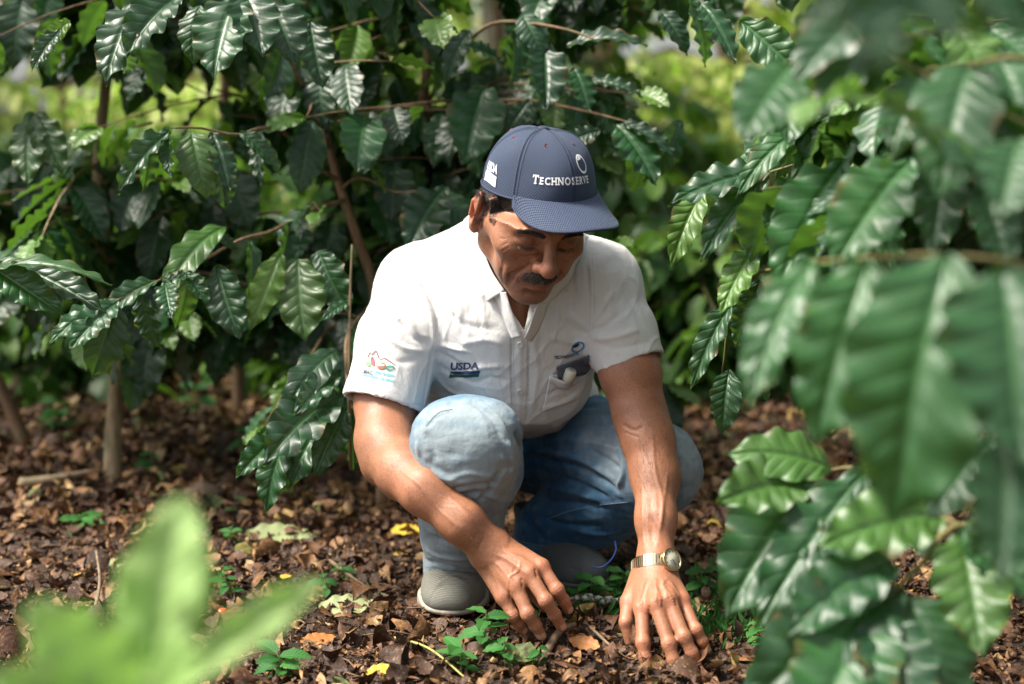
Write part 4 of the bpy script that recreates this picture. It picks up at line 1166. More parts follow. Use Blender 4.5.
# ================================================================ LEAVES, PLANTS, GROUND
def leaf_grid(nu, nv, N=9, w=.46, wave=.02, quilt=.010, fold=.16, curl=.5, twist=0, seed=0, tipd=.12, asym=0, blunt=False):
    """unit coffee leaf: stalk at origin, grows along +Y (length 1), face up +Z"""
    r = random.Random(seed); ph = r.uniform(0, 6)
    V = []; uv = []
    for i in range(nu+1):
        u = i/nu
        s = math.sin(math.pi*min(1, u**.86))**.80 if u < .86 else None
        s0 = math.sin(math.pi*(.86**.86))**.80
        if s is None: s = s0*((1-u)/.14)**1.35*.85+s0*.15*((1-u)/.14)
        if blunt: s = math.sin(math.pi*min(1, u**1.25*.98+.01))**.62
        hw = w*.5*max(s, .004)
        for j in range(nv+1):
            v = -1+2*j/nv; av = abs(v)
            x = v*hw*(1+.07*math.sin(u*27+ph+(v > 0)*1.3)*av)
            k = u-.17*av*(1-u*.3)
            q = abs(math.sin(math.pi*N*max(k, 0)))**.7
            z = fold*av*hw*1.2*(1-.3*u)+quilt*q*math.sin(math.pi*av)**.6*(1-.5*u)
            z += wave*av**2*math.sin(u*2*math.pi*N*.55+ph+(1.1 if v > 0 else 0))
            z -= .012*math.exp(-(v/.10)**2)
            V.append((x, u, z)); uv.append((v*.5+.5, u))
    V = np.array(V)
    # droop: bend along the length
    u = V[:, 1].copy(); a = curl*u; R = np.where(np.abs(a) > 1e-6, a, 1e-6)
    y = np.sin(a)/max(curl, 1e-3); zz = -(1-np.cos(a))/max(curl, 1e-3)
    z = V[:, 2]; V = np.stack([V[:, 0]*np.cos(twist*u)-z*np.sin(twist*u), y+z*np.sin(a), zz+z*np.cos(a)+V[:, 0]*np.sin(twist*u)], 1)
    F = np.array([[i*(nv+1)+j, i*(nv+1)+j+1, (i+1)*(nv+1)+j+1, (i+1)*(nv+1)+j] for i in range(nu) for j in range(nv)])
    return V, F, np.array(uv)
def variants(nu, nv, n, seed, **kw):
    r = random.Random(seed); out = []
    for i in range(n):
        out.append(leaf_grid(nu, nv, N=r.choice((8, 9, 9, 10)), w=r.uniform(.46, .60), wave=r.uniform(.014, .040), quilt=r.uniform(.004, .008),
                             fold=r.uniform(.05, .30), curl=r.uniform(.25, 1.0), twist=r.uniform(-.35, .35), seed=seed+i, **kw))
    return out
LV_HI = variants(64, 16, 10, 100); LV_MID = variants(26, 8, 12, 200); LV_LO = variants(8, 4, 8, 300)
LV_BLUNT = [leaf_grid(26, 8, N=7, w=.52, wave=.03, quilt=.006, fold=.22, curl=c_, twist=t_, seed=i, blunt=True) for i, (c_, t_) in enumerate(((.3, .1), (.5, -.2), (.2, .2)))]
LV_FLAT = [leaf_grid(26, 8, N=9, w=.5, wave=.02, quilt=.004, fold=.06, curl=c_, twist=t_, seed=i) for i, (c_, t_) in enumerate(((.15, .1), (.25, -.2), (-.3, .15), (.1, .3)))]
class Foliage:
    """accumulates leaves, then links them as one mesh"""
    def __init__(s): s.L = []; s.T = []; s.w = []
    def leaf(s, base, d, n, size, lib, rnd, tone=None, wid=1.0, vi=None, young=0.0):
        y = nrm(d); x = nrm(np.cross(y, n)); z = np.cross(x, y)
        k = vi if vi is not None else rnd.randrange(len(lib))
        V, F, uv = lib[k % len(lib)]
        R = np.stack([x*size*wid, y*size, z*size], 0)
        s.L.append((V@R+base, F, uv, tone if tone is not None else rnd.random(), young))
    def build(s, name, mat, parent=None):
        if not s.L: return None
        Vs_, Fs_, UV, TN, YG = [], [], [], [], []; n = 0
        for V, F, uv, t, yg in s.L:
            Vs_.append(V); Fs_.append(F+n); UV.append(uv); TN.append(np.full(len(V), t)); YG.append(np.full(len(V), yg)); n += len(V)
        return mesh_np(name, np.concatenate(Vs_), np.concatenate(Fs_), mat, parent, uv=np.concatenate(UV), attrs={'tone': np.concatenate(TN), 'young': np.concatenate(YG)})
def leaf_mat(name, dark, light, rough=.34, trans=.30, vein=(.10, .26, .08), bumpd=.0016, spec=.5, young=(.16, .30, .03)):
    m, nt, b = new_mat(name)
    uvs = N(nt, 'ShaderNodeUVMap').outputs[0]; sx = nt.nodes.new('ShaderNodeSeparateXYZ'); nt.links.new(uvs, sx.inputs[0])
    U_, V_ = sx.outputs[0], sx.outputs[1]
    av = mth(nt, 'ABSOLUTE', mth(nt, 'SUBTRACT', mth(nt, 'MULTIPLY', U_, 2), 1))
    k = mth(nt, 'SUBTRACT', V_, mth(nt, 'MULTIPLY', av, .16))
    sn = mth(nt, 'ABSOLUTE', mth(nt, 'SINE', mth(nt, 'MULTIPLY', k, math.pi*9)))
    veins = mth(nt, 'SUBTRACT', 1, mth(nt, 'MINIMUM', mth(nt, 'MULTIPLY', sn, 5.5), 1))
    mid = mth(nt, 'SUBTRACT', 1, mth(nt, 'MINIMUM', mth(nt, 'MULTIPLY', av, 18), 1))
    vv = mth(nt, 'MAXIMUM', mth(nt, 'MULTIPLY', veins, .55), mid)
    tone = attr(nt, 'tone', 1)
    p = pos(nt); nz = noise(nt, 9, 3, p)
    c = mixc(nt, mth(nt, 'POWER', mth(nt, 'MULTIPLY', mth(nt, 'ADD', tone, nz), .62), 2.0), dark, light)
    c = mixc(nt, mth(nt, 'MULTIPLY', attr(nt, 'young', 1), 1.0), c, young)
    c = mixc(nt, mth(nt, 'MULTIPLY', vv, .45), c, vein)
    spot = ramp(nt, noise(nt, 55, 2, p), [(.70, (0, 0, 0)), (.74, (1, 1, 1))])
    c = mixc(nt, mth(nt, 'MULTIPLY', spot, .35), c, (.10, .08, .03))
    ed = mth(nt, 'MULTIPLY', ramp(nt, av, [(.72, (0, 0, 0)), (.98, (1, 1, 1))]), ramp(nt, noise(nt, 26, 3, p), [(.56, (0, 0, 0)), (.64, (1, 1, 1))]))
    c = mixc(nt, mth(nt, 'MULTIPLY', ed, .8), c, (.13, .08, .025))
    nt.links.new(c, b.inputs['Base Color'])
    rg = mth(nt, 'ADD', rough, mth(nt, 'MULTIPLY', noise(nt, 40, 2, p), .22)); nt.links.new(rg, b.inputs['Roughness'])
    b.inputs['Specular IOR Level'].default_value = spec
    hq = mth(nt, 'MULTIPLY', mth(nt, 'POWER', sn, .6), mth(nt, 'MINIMUM', mth(nt, 'MULTIPLY', av, 5), 1))
    hq = mth(nt, 'ADD', hq, mth(nt, 'MULTIPLY', noise(nt, 170, 3, p), .35))
    bump(nt, b, hq, bumpd, .9)
    tr = N(nt, 'ShaderNodeBsdfTranslucent'); tc = mixc(nt, .6, c, (.25, .55, .04)); nt.links.new(tc, tr.inputs[0])
    mx = N(nt, 'ShaderNodeMixShader'); mx.inputs[0].default_value = trans
    out = nt.nodes['Material Output']; nt.links.new(b.outputs[0], mx.inputs[1]); nt.links.new(tr.outputs[0], mx.inputs[2]); nt.links.new(mx.outputs[0], out.inputs[0])
    return m
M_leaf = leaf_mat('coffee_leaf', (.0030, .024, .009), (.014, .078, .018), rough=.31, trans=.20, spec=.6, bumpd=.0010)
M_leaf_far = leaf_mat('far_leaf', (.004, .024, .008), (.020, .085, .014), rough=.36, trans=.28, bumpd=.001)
M_leaf_near = leaf_mat('sheen_tinted_coffee_leaf', (.008, .046, .016), (.034, .125, .030), rough=.36, trans=.22, spec=.72, bumpd=.0012)  # lighter copy for the right bush, pale sheen put into the colour
M_leaf_suntint = leaf_mat('sun_tinted_leaf', (.34, .42, .07), (.74, .72, .26), rough=.4, trans=.5, bumpd=.001)  # sunlight on the far trees is put into this leaf colour
M_leaf_y = leaf_mat('seedling_leaf', (.26, .45, .11), (.40, .58, .21), rough=.5, trans=.4, vein=(.3, .5, .2), bumpd=.0008)
def bark(name, a, bb, sc_=(60, 60, 12), d=.003):
    m, nt, b = new_mat(name); mp = N(nt, 'ShaderNodeMapping'); mp.inputs['Scale'].default_value = sc_; nt.links.new(pos(nt), mp.inputs[0])
    n1 = noise(nt, 1, 5, mp.outputs[0]); c = ramp(nt, n1, [(.3, a), (.7, bb)]); mo = ramp(nt, noise(nt, 16, 3, pos(nt)), [(.52, (0, 0, 0)), (.66, (1, 1, 1))])
    nt.links.new(mixc(nt, mth(nt, 'MULTIPLY', mo, .45), c, (.10, .13, .05)), b.inputs['Base Color']); b.inputs['Roughness'].default_value = .85; bump(nt, b, n1, d); return m
M_bark = bark('coffee_bark', (.10, .055, .028), (.24, .15, .085)); M_bark_p = bark('pale_bark', (.30, .26, .19), (.55, .50, .40)); M_twig = bark('green_twig', (.10, .09, .03), (.20, .17, .06), d=.001)

def gap(p):
    """clearings in the foliage through which the sunlit trees far behind show"""
    x, y, d = proj(p)
    if d < 2.45 or d > 6.3: return False
    n = float(vnoise(np.array([[x/24., y/24., 3.3]]), 71, 2, 1)[0])
    if n < (.06 if x < 280 else -.14) and not (x > 480 and x < 510 and y < 45): return False
    for cx, cy, rx, ry in ((158, 108, 62, 50), (45, 92, 52, 30), (215, 88, 38, 30), (700, 80, 50, 80), (775, 50, 80, 60), (855, 85, 50, 50), (735, 150, 60, 45), (480, 20, 34, 34), (405, 78, 34, 24), (300, 140, 26, 22), (330, 30, 40, 20), (600, 60, 30, 30)):
        if ((x-cx)/rx)**2+((y-cy)/ry)**2 < 1.4+.6*n: return True
    return False
def hl(Fo, bx, by, bd, tx, ty, td, w=1.0, n=(0, 0), vi=None, tone=None, young=0.0, lib=None, B=None, frm=None):
    """a leaf between two measured points; n = (sideways, upwards) lean of its face away from facing the lens"""
    a = P(bx, by, bd); c = P(tx, ty, td); L = np.linalg.norm(c-a); nn = nrm(-FW+RT*n[0]+UP*n[1]); r = random.Random(int(bx*7+by*13+tx))
    Fo.leaf(a, c-a, nn, L*1.06, lib or LV_HI, r, tone=tone, wid=w, vi=vi, young=young)
    if B is not None and frm is not None: tube(B, spline([P(*frm), P((frm[0]+bx)/2, (frm[1]+by)/2+2, (frm[2]+bd)/2), a], 7), [.0016]*7, 5)
def mask_ok(p, size=.12):
    """keep leaves out of the man's body and from in front of him"""
    x, y, d = proj(p)
    if gap(p): return False
    if d < 2.9:     # the slanting stem stays in view
        t = min(1, max(0, (y-120)/180.)); xs = 322+54*t
        if 120 < y < 300 and abs(x-xs) < 15: return False
    if d > 2.50 and y > 150 and y < 620 and 380 < x < 640: return d > 2.62
    if d < 2.62:
        if 318 < x < 722 and 95 < y < 690: 
            # allow the area clearly outside the silhouette
            if y < 230 and (x < 462 or x > 625) and abs(x-545) > 85+size*300 and y < 225: return d > 1.9
            return False
    return True
def branch_path(o, d, L, rnd, droop=.35, n=9):
    pts = [np.array(o, float)]; d = nrm(d)
    for i in range(n):
        d = nrm(d+np.array([rnd.uniform(-.12, .12), rnd.uniform(-.12, .12), -droop*.12+rnd.uniform(-.06, .05)])); pts.append(pts[-1]+d*L/n)
    return pts
def coffee_branch(B, Fo, o, d, L, rnd, lib, lsize=.13, gap=.055, r=.0035, droop=.35, start=.15, ok=mask_ok, young=0.0, hang=.55):
    pts = branch_path(o, d, L, rnd, droop)
    cut = len(pts)
    for i, p in enumerate(pts):
        if not ok(p, .0): cut = i; break
    if cut < 2: return
    pts = pts[:cut]
    tube(B, pts, [r*(1-.75*i/len(pts)) for i in range(len(pts))], 6)
    P_ = np.array(pts); seg = np.r_[0, np.cumsum(np.linalg.norm(P_[1:]-P_[:-1], axis=1))]; s = start*L; flip = rnd.random() < .5
    while s < seg[-1]:
        i = max(1, np.searchsorted(seg, s)); t = (s-seg[i-1])/max(seg[i]-seg[i-1], 1e-6); p = P_[i-1]*(1-t)+P_[min(i, len(P_)-1)]*t
        bd = nrm(P_[min(i, len(P_)-1)]-P_[i-1]); side = nrm(np.cross(bd, [0, 0, 1]))
        for sg in (1, -1):
            if rnd.random() < .10: continue
            dd = bd*rnd.uniform(.25, .75)+side*sg*rnd.uniform(.7, 1.0)+np.array([0, 0, -hang*rnd.uniform(.3, 1.7)])
            nn = np.array([0, 0, 1.])+side*sg*.25+np.array([rnd.uniform(-.5, .5), rnd.uniform(-.5, .5), 0])
            sz = lsize*rnd.uniform(.65, 1.15)
            e = p+nrm(dd)*sz
            if ok(e, sz) and ok(p+nrm(dd)*sz*.5, sz): Fo.leaf(p+nrm(dd)*.008, dd, nn, sz, lib, rnd, young=young if rnd.random() < .88 else min(1, young+rnd.uniform(.15, .6)))
        s += gap*rnd.uniform(.8, 1.3)
    if len(pts) > 4:
        for k in range(2):
            dd = bd+side*(k-.5)*.8+np.array([0, 0, .15]); sz = lsize*rnd.uniform(.45, .75)
            if ok(P_[-1]+nrm(dd)*sz, sz): Fo.leaf(P_[-1], dd, np.array([0, 0, 1.])+side*(k-.5), sz, lib, rnd, young=min(1, young+.45))
def coffee_tree(label, base, top, r0, lib, seed, mat=None, levels=14, reach=(.5, .9), lsize=.13, gap=.055, zmin=.35, ok=mask_ok, group=None, face=None, curve=.05, bmat=None, young=0.0, per=3, fan=(-math.pi, math.pi), name='coffee_tree', extra=()):
    rnd = random.Random(seed); base = np.asarray(base, float); top = np.asarray(top, float)
    root = empty(name, base); tag(root, label, 'coffee tree', group)
    n = 14; tp = [base+(top-base)*i/n+np.array([math.sin(i*.7+seed)*curve*.3, math.cos(i*.5+seed)*curve*.3, 0])*min(1, i/3) for i in range(n+1)]
    G = Geo(); tube(G, [base-np.array([0, 0, .04])]+tp, [r0*1.35]+[r0*(1-.6*i/n) for i in range(n+1)], 10); G.build('trunk', bmat or M_bark, root)
    B = Geo(); Fo = Foliage(); T = np.array(tp)
    for l in range(levels):
        t = l/(levels-1); z = base[2]+zmin+(top[2]-base[2]-zmin)*t; k = np.interp(z, T[:, 2], np.arange(n+1)); o = np.array([np.interp(k, np.arange(n+1), T[:, a]) for a in range(3)])
        a0 = rnd.uniform(0, 6.28)
        for q in range(per):
            a = a0+q*2*math.pi/per+rnd.uniform(-.3, .3)
            if fan[0] > -math.pi: a = rnd.uniform(*fan)
            L = rnd.uniform(*reach)*(1-.45*t)
            coffee_branch(B, Fo, o, [math.cos(a), math.sin(a), rnd.uniform(-.05, .35)], L, rnd, lib, lsize, gap, r=.0022+.0035*L, ok=ok, young=young)
    for a in extra: hl(Fo, *a[:6], w=a[6], n=a[7], vi=a[8], young=a[9])
    if B.V: B.build('branches', M_twig if bmat is None else bmat, root)
    Fo.build('crown', mat or M_leaf, root)
    return root, Fo
# ---------------------------------------------------------------- ground
def ground_h(x, y):
    q = np.stack([np.asarray(x, float), np.asarray(y, float), np.zeros(np.shape(x))], -1).reshape(-1, 3)
    return (.018*vnoise(q, 61, 3, 1.7)+.007*vnoise(q, 62, 3, 9)).reshape(np.shape(x))-.010
gx = np.concatenate([np.linspace(-60, -3, 24)[:-1], np.linspace(-3, 3, 200), np.linspace(3, 60, 24)[1:]])
gy = np.concatenate([np.linspace(-30, .5, 16)[:-1], np.linspace(.5, 6, 200), np.linspace(6, 90, 40)[1:]])
GX, GY = np.meshgrid(gx, gy); GZ = ground_h(GX, GY); nx_ = len(gx); ny_ = len(gy)
Vg = np.stack([GX, GY, GZ], -1).reshape(-1, 3); ii, jj = np.meshgrid(np.arange(nx_-1), np.arange(ny_-1))
Fg = np.stack([jj*nx_+ii, jj*nx_+ii+1, (jj+1)*nx_+ii+1, (jj+1)*nx_+ii], -1).reshape(-1, 4)
M_soil, nt, b = new_mat('dark_soil'); p_ = pos(nt)
c = ramp(nt, noise(nt, 38, 6, p_, .7), [(.30, (.018, .011, .008)), (.50, (.055, .032, .020)), (.62, (.13, .07, .04)), (.75, (.26, .16, .10))])
nt.links.new(c, b.inputs['Base Color']); b.inputs['Roughness'].default_value = .95; bump(nt, b, noise(nt, 60, 6, p_, .7), .02, .9)
g = mesh_np('ground', Vg, Fg, M_soil); tag(g, kind='structure', label='dark soil floor of the coffee grove', cat='ground')

M_lit, nt, b = new_mat('dry_leaf_litter'); t_ = attr(nt, 'tone', 1); p_ = pos(nt)
c = ramp(nt, t_, [(0, (.030, .016, .010)), (.30, (.075, .036, .020)), (.50, (.16, .070, .034)), (.68, (.29, .145, .055)), (.82, (.42, .24, .10)), (.93, (.56, .38, .19)), (.985, (.50, .34, .06)), (1, (.12, .17, .05))])
c = mixc(nt, ramp(nt, noise(nt, 95, 5, p_, .7), [(.38, (0, 0, 0)), (.66, (.85, .85, .85))]), c, (.035, .018, .011))
c = mixc(nt, ramp(nt, noise(nt, 210, 3, p_), [(.58, (0, 0, 0)), (.72, (.45, .45, .45))]), c, (.50, .33, .18))
nt.links.new(c, b.inputs['Base Color']); b.inputs['Roughness'].default_value = .62; b.inputs['Specular IOR Level'].default_value = .35
bump(nt, b, noise(nt, 200, 4, p_), .0016, .9)
def scatter_litter():
    rs = np.random.RandomState(4)
    def pts(n, y0, y1, pw=1.0, spread=.46):
        y = y0+(y1-y0)*rs.rand(n)**pw; x = (rs.rand(n)*2-1)*(y*spread+.10); return x, y
    groups = [(22000, 1.55, 2.7, 1.0, .005, .017), (3800, 1.55, 2.9, 1.0, .018, .046), (12000, 2.6, 4.3, 1.0, .012, .045), (9000, 4.0, 8.5, 1.1, .02, .055)]
    Vs_, Fs_, T = [], [], []; n0 = 0
    def grid(nu, nv):
      u, v = np.meshgrid(np.linspace(0, 1, nu+1), np.linspace(-1, 1, nv+1), indexing='ij'); u = u.ravel(); v = v.ravel()
      return u, v, np.sin(np.pi*(u*.93+.05))**1.1, np.array([[i*(nv+1)+j, i*(nv+1)+j+1, (i+1)*(nv+1)+j+1, (i+1)*(nv+1)+j] for i in range(nu) for j in range(nv)])
    for n, y0, y1, pw, s0, s1 in groups:
        u, v, base_w, ff = grid(7, 4) if n == 3800 else grid(4, 2)
        x, y = pts(n, y0, y1, pw); L = s0+(s1-s0)*rs.rand(n)**1.6; asp = .14+.50*rs.rand(n)**1.2
        yaw = rs.rand(n)*6.283; pit = rs.randn(n)*.42; rol = rs.randn(n)*.6; big_ = n == 3800; curl = rs.randn(n)*(1.0 if big_ else 1.7); cup = rs.randn(n)*(.35 if big_ else 1.0)
        lx = v[None]*base_w[None]*(L*asp*.9)[:, None]*(1+(.08 if n == 3800 else .17)*rs.randn(n, len(u))); ly = (u[None]-.5)*L[:, None]
        lz = (curl[:, None]*((u[None]-.5)**2)-curl[:, None]*.1+cup[:, None]*np.abs(v[None])*asp[:, None]*.5)*L[:, None]
        lx += (rs.randn(n)*.25)[:, None]*((u[None]-.5)**2)*L[:, None]
        cr, sr = np.cos(rol)[:, None], np.sin(rol)[:, None]; lx, lz = lx*cr-lz*sr, lx*sr+lz*cr
        cpi, spi = np.cos(pit)[:, None], np.sin(pit)[:, None]; ly, lz = ly*cpi-lz*spi, ly*spi+lz*cpi
        cy, sy = np.cos(yaw)[:, None], np.sin(yaw)[:, None]; X = lx*cy-ly*sy+x[:, None]; Y = lx*sy+ly*cy+y[:, None]
        gz = ground_h(x, y); Z = gz[:, None]+lz-lz.min(1)[:, None]*.75+(rs.rand(n)**2*.012)[:, None]
        Vs_.append(np.stack([X, Y, Z], -1).reshape(-1, 3)); Fs_.append((ff[None]+(np.arange(n)*len(u))[:, None, None]).reshape(-1, 4)+n0); n0 += n*len(u)
        T.append(np.repeat(np.clip((.15 if y0 > 2 else .03)+rs.beta(1.2, 1.9, n)+.06*(s1 > .02), 0, 1), len(u)))  # farther litter toned lighter, a sunlit patch put into its colour
    o = mesh_np('leaf_litter', np.concatenate(Vs_), np.concatenate(Fs_), M_lit, attrs={'tone': np.concatenate(T)})
    tag(o, 'brown dry leaf litter and bark chips covering the grove floor', 'leaf litter', kind='stuff')
scatter_litter()
def twigs():
    rs = random.Random(8); G = Geo()
    for i in range(420):
        y = rs.uniform(1.6, 4.2); x = rs.uniform(-1, 1)*(y*.44); L = rs.uniform(.02, .09)*(1 if y < 3 else 1.8); a = rs.uniform(0, 6.28)
        d = np.array([math.cos(a), math.sin(a), rs.uniform(-.1, .3)]); p = np.array([x, y, float(ground_h(x, y))+.008]); q = p+d*L*.5+np.array([0, 0, rs.uniform(0, .008)])
        tube(G, [p, q, p+d*L+np.array([rs.uniform(-.01, .01), 0, 0])], [.0013, .0011, .0006], 5)
    tag(G.build('twig_litter', plain('dry_twig', (.17, .10, .055), .8, var=.4)), 'thin dry twigs strewn over the leaf litter', 'twigs', kind='stuff')
twigs()
def gp(px, py, dz=0.0):
    p = PG(px, py, 0); p[2] = float(ground_h(p[0], p[1])); return p+np.array([0, 0, dz])

# low weeds behind and around: soft ground cover
M_weed = leaf_mat('weed_leaf', (.02, .12, .02), (.06, .24, .04), rough=.5, trans=.35, bumpd=.0006)
rnd = random.Random(77)
def seedling(px, py, label, h=.05, n=7, ls=.030, seed=0, mat=None, wid=1.0):
    h *= 1.25; ls *= 1.25; n += 2
    r = random.Random(seed); b0 = gp(px, py); root = empty('seedling', b0); tag(root, label, 'seedling', 'green seedlings in the litter'); G = Geo(); Fo = Foliage()
    lean = np.array([r.uniform(-.4, .4), r.uniform(-.4, .2), 1.0]); st = [b0+lean*h*t+np.array([0, 0, 0]) for t in (0, .35, .7, 1)]
    tube(G, [b0-np.array([0, 0, .01])]+st, [.0014, .0013, .0011, .0009, .0005], 5)
    for i in range(n):
        t = .25+.75*i/max(1, n-1); p = st[0]*(1-t)+st[3]*t; a = i*2.4+r.uniform(-.4, .4)
        d = np.array([math.cos(a), math.sin(a), r.uniform(-.05, .5)]); Fo.leaf(p, d, np.array([0, -.3, 1.])+.3*np.array([r.uniform(-1, 1), r.uniform(-1, 1), 0]), ls*r.uniform(.7, 1.15), LV_LO, r, wid=wid)
    G.build('stem', M_weedstem, root); Fo.build('leaves', mat or M_weed, root)
M_weedstem = plain('weed_stem', (.14, .22, .06), .6)
sl = [(483, 655, 'small seedling with shiny leaves just left of the fingertips of the tilted hand', .05, 8, .034), (462, 676, 'pale green seedling at the bottom edge below the grey shoe', .03, 6, .03),
      (532, 668, 'tiny bright seedling between the two hands at the bottom edge', .022, 7, .018), (232, 592, 'small round-leaved seedling beside the orange coffee cherry', .035, 7, .022),
      (287, 672, 'ferny light green seedling right of the blurred foreground plant', .03, 8, .034), (330, 590, 'seedling with two leaves among twigs in the middle of the floor', .03, 5, .026),
      (232, 540, 'tiny dark seedling above the cherry', .025, 5, .018), (700, 600, 'small weed just right of the hand wearing the watch', .05, 9, .026), (735, 610, 'second weed right of the hand wearing the watch', .045, 9, .026),
      (738, 575, 'weed near the overhanging leaf right of the wristwatch', .05, 8, .026), (590, 600, 'dark weed growing between the hands behind the lichen stick', .04, 9, .03), (615, 590, 'dark weed beside the toe of the dark shoe', .04, 8, .03),
      (560, 604, 'dark low weed behind the fingers of the tilted hand', .03, 6, .026), (55, 430, 'blurred green weed at the left, behind', .06, 8, .05), (85, 520, 'flat weed in the litter at the far left', .02, 5, .04),
      (250, 452, 'blurred weed left of the drooping dark leaves', .05, 9, .04), (205, 420, 'blurred weed between the two thin trunks', .07, 9, .05), (765, 660, 'weed at the bottom under the right bush', .04, 8, .03),
      (150, 470, 'weed beside the mossy foot of the thin trunk', .04, 6, .035), (345, 575, 'seedling by the forearm on the litter', .02, 5, .02), (505, 668, 'seedling below the spread fingers', .03, 6, .022)]
for k, (x, y, lb, h, n, ls) in enumerate(sl): seedling(x, y, lb, h, n, ls, 300+k)
G = Foliage(); r = random.Random(9)
for i in range(900):
    x, y = r.choice(((590, 598, ), (615, 588), (700, 600), (740, 590), (720, 630), (560, 606), (640, 580)))
    p = gp(x+r.gauss(0, 22), y+r.gauss(0, 9), .002); a = r.uniform(0, 6.28)
    G.leaf(p, [math.cos(a)*.5, math.sin(a)*.5, r.uniform(.5, 1.2)], [0, -1, .5], r.uniform(.012, .034), LV_LO, r, wid=.35)
o = G.build('grass', M_weed); tag(o, 'short thin grass growing behind the two hands', 'grass', kind='stuff')
# single fallen leaves one can point to
M_fy = plain('yellow_fallen_leaf', (.62, .42, .05), .5, bumpy=(120, .001)); M_fg = plain('grey_green_fallen_leaf', (.30, .34, .16), .6, bumpy=(90, .001)); M_fo = plain('orange_brown_fallen_leaf', (.42, .17, .05), .55, bumpy=(100, .001))
def fallen(px, py, L, yaw, mat, label, lift=.012, wid=1.0, tilt=.25):
    F_ = Foliage(); r = random.Random(int(px)); d = [math.cos(yaw), math.sin(yaw), r.uniform(-.05, .12)]
    F_.leaf(gp(px, py, lift), d, [r.uniform(-.2, .2), -tilt-.2, 1], L*1.15, LV_FLAT, r, wid=wid)
    o = F_.build('fallen_leaf', mat); tag(o, label, 'fallen leaf', 'fallen leaves on the litter')
for a in [(245, 528, .12, .1, M_fg, 'large pale green fallen leaf lying flat left of the forearm'), (85, 560, .06, .2, M_fg, 'grey green fallen leaf at the left, above the blurred plant'), (318, 602, .09, -.1, M_fg, 'olive fallen leaf lying by the twigs in the middle'),
          (390, 524, .07, .3, M_fy, 'large yellow fallen leaf just behind the resting forearm'), (405, 640, .022, 1.2, M_fy, 'small yellow leaf below the grey shoe'), (278, 577, .020, .2, M_fy, 'small yellow leaf in the middle of the floor'),
          (72, 572, .022, .6, M_fy, 'small yellow leaf at the left beside the blurred plant'), (18, 640, .018, .5, M_fy, 'tiny yellow leaf at the bottom left edge'), (346, 555, .016, 0, M_fy, 'tiny yellow leaf near the elbow'), (393, 553, .018, .4, M_fy, 'tiny yellow leaf left of the jeans cuff'),
          (365, 676, .045, .2, M_fy, 'yellow leaf at the bottom edge left of the shoe'), (625, 570, .055, .5, M_fg, 'pale green fallen leaf behind the watch hand, beside the blue cord'), (740, 645, .05, .2, M_fo, 'reddish brown curled leaf right of the little finger'),
          (600, 655, .045, 2.6, M_fo, 'curled brown leaf between the hands'), (570, 648, .035, 1.0, M_fo, 'orange brown leaf under the tilted hand'), (300, 640, .05, .5, M_fo, 'rust brown leaf right of the blurred plant'), (790, 600, .05, 2., M_fo, 'rust brown leaf under the right bush'),
          (1000, 610, .05, 1., M_fy, 'yellow leaf on the ground at the right edge'), (1010, 575, .05, 2.2, M_fo, 'orange leaf on the ground at the right edge'), (150, 520, .05, .2, M_fo, 'light brown leaf by the foot of the thin trunk')]: fallen(*a)
# coffee cherry
G = Geo(); c_ = gp(222, 606, .010); V = []; F = []
for i in range(9):
    for k in range(14):
        th_ = math.pi*i/8; w = 2*math.pi*k/14; V.append(c_+np.array([.0095*math.sin(th_)*math.cos(w), .0095*math.sin(th_)*math.sin(w), .0085*math.cos(th_)-.0012*math.exp(-(th_/.4)**2)]))
for i in range(8):
    for k in range(14): F.append([i*14+k, (i+1)*14+k, (i+1)*14+(k+1) % 14, i*14+(k+1) % 14])
G.add(V, F); tag(G.build('coffee_cherry', plain('orange_cherry', (.55, .10, .03), .3)), 'small round orange coffee cherry lying on the litter behind the blurred plant', 'coffee cherry')
# stones and sticks
def stone(px, py, r_, label, seed):
    G = Geo(); c_ = gp(px, py, r_*.4); V = []; F = []
    for i in range(13):
        for k in range(20):
            t = math.pi*i/12; w = 2*math.pi*k/20; V.append(np.array([math.sin(t)*math.cos(w)*1.3, math.sin(t)*math.sin(w), math.cos(t)*.7])*r_)
    V = np.array(V); V *= (1+.22*vnoise(V/r_, seed, 3, 1.6))[:, None]
    for i in range(12):
        for k in range(20): F.append([i*20+k, (i+1)*20+k, (i+1)*20+(k+1) % 20, i*20+(k+1) % 20])
    G.add(V+c_, F); tag(G.build('stone', M_stone), label, 'stone')
M_stone = plain('brown_stone', (.14, .095, .065), .9, bumpy=(60, .004), var=.3)
stone(200, 492, .035, 'dark clod of earth in the middle distance left of the drooping leaves', 5); stone(30, 395, .05, 'blurred stone at the far left behind', 7)
M_lich, nt, b = new_mat('lichen_bark'); nt.links.new(ramp(nt, noise(nt, 150, 4, pos(nt)), [(.42, (.07, .05, .035)), (.52, (.34, .38, .30)), (.7, (.50, .54, .44))]), b.inputs['Base Color']); b.inputs['Roughness'].default_value = .95; bump(nt, b, noise(nt, 220, 4, pos(nt)), .003)
G = Geo(); st = spline([gp(556, 616, .020), gp(585, 612, .026), gp(605, 613, .026), gp(628, 607, .024), gp(645, 604, .02)], 30)
tube(G, [p+np.array([0, 0, .002*math.sin(i*1.7)]) for i, p in enumerate(st)], [.0050+.0007*math.sin(i*.9) for i in range(30)], 8); tag(G.build('stick', M_lich), 'short stick covered in pale grey lichen lying between the two hands', 'stick')
def stick(pts, r_, label, mat=None):
    G = Geo(); q = spline([gp(*p) for p in pts], 16); tube(G, q, [r_*(1.1-.5*i/15) for i in range(16)], 7); tag(G.build('stick', mat or M_stick), label, 'stick')
M_stick = bark('dry_wood', (.12, .08, .05), (.28, .20, .13), d=.001)
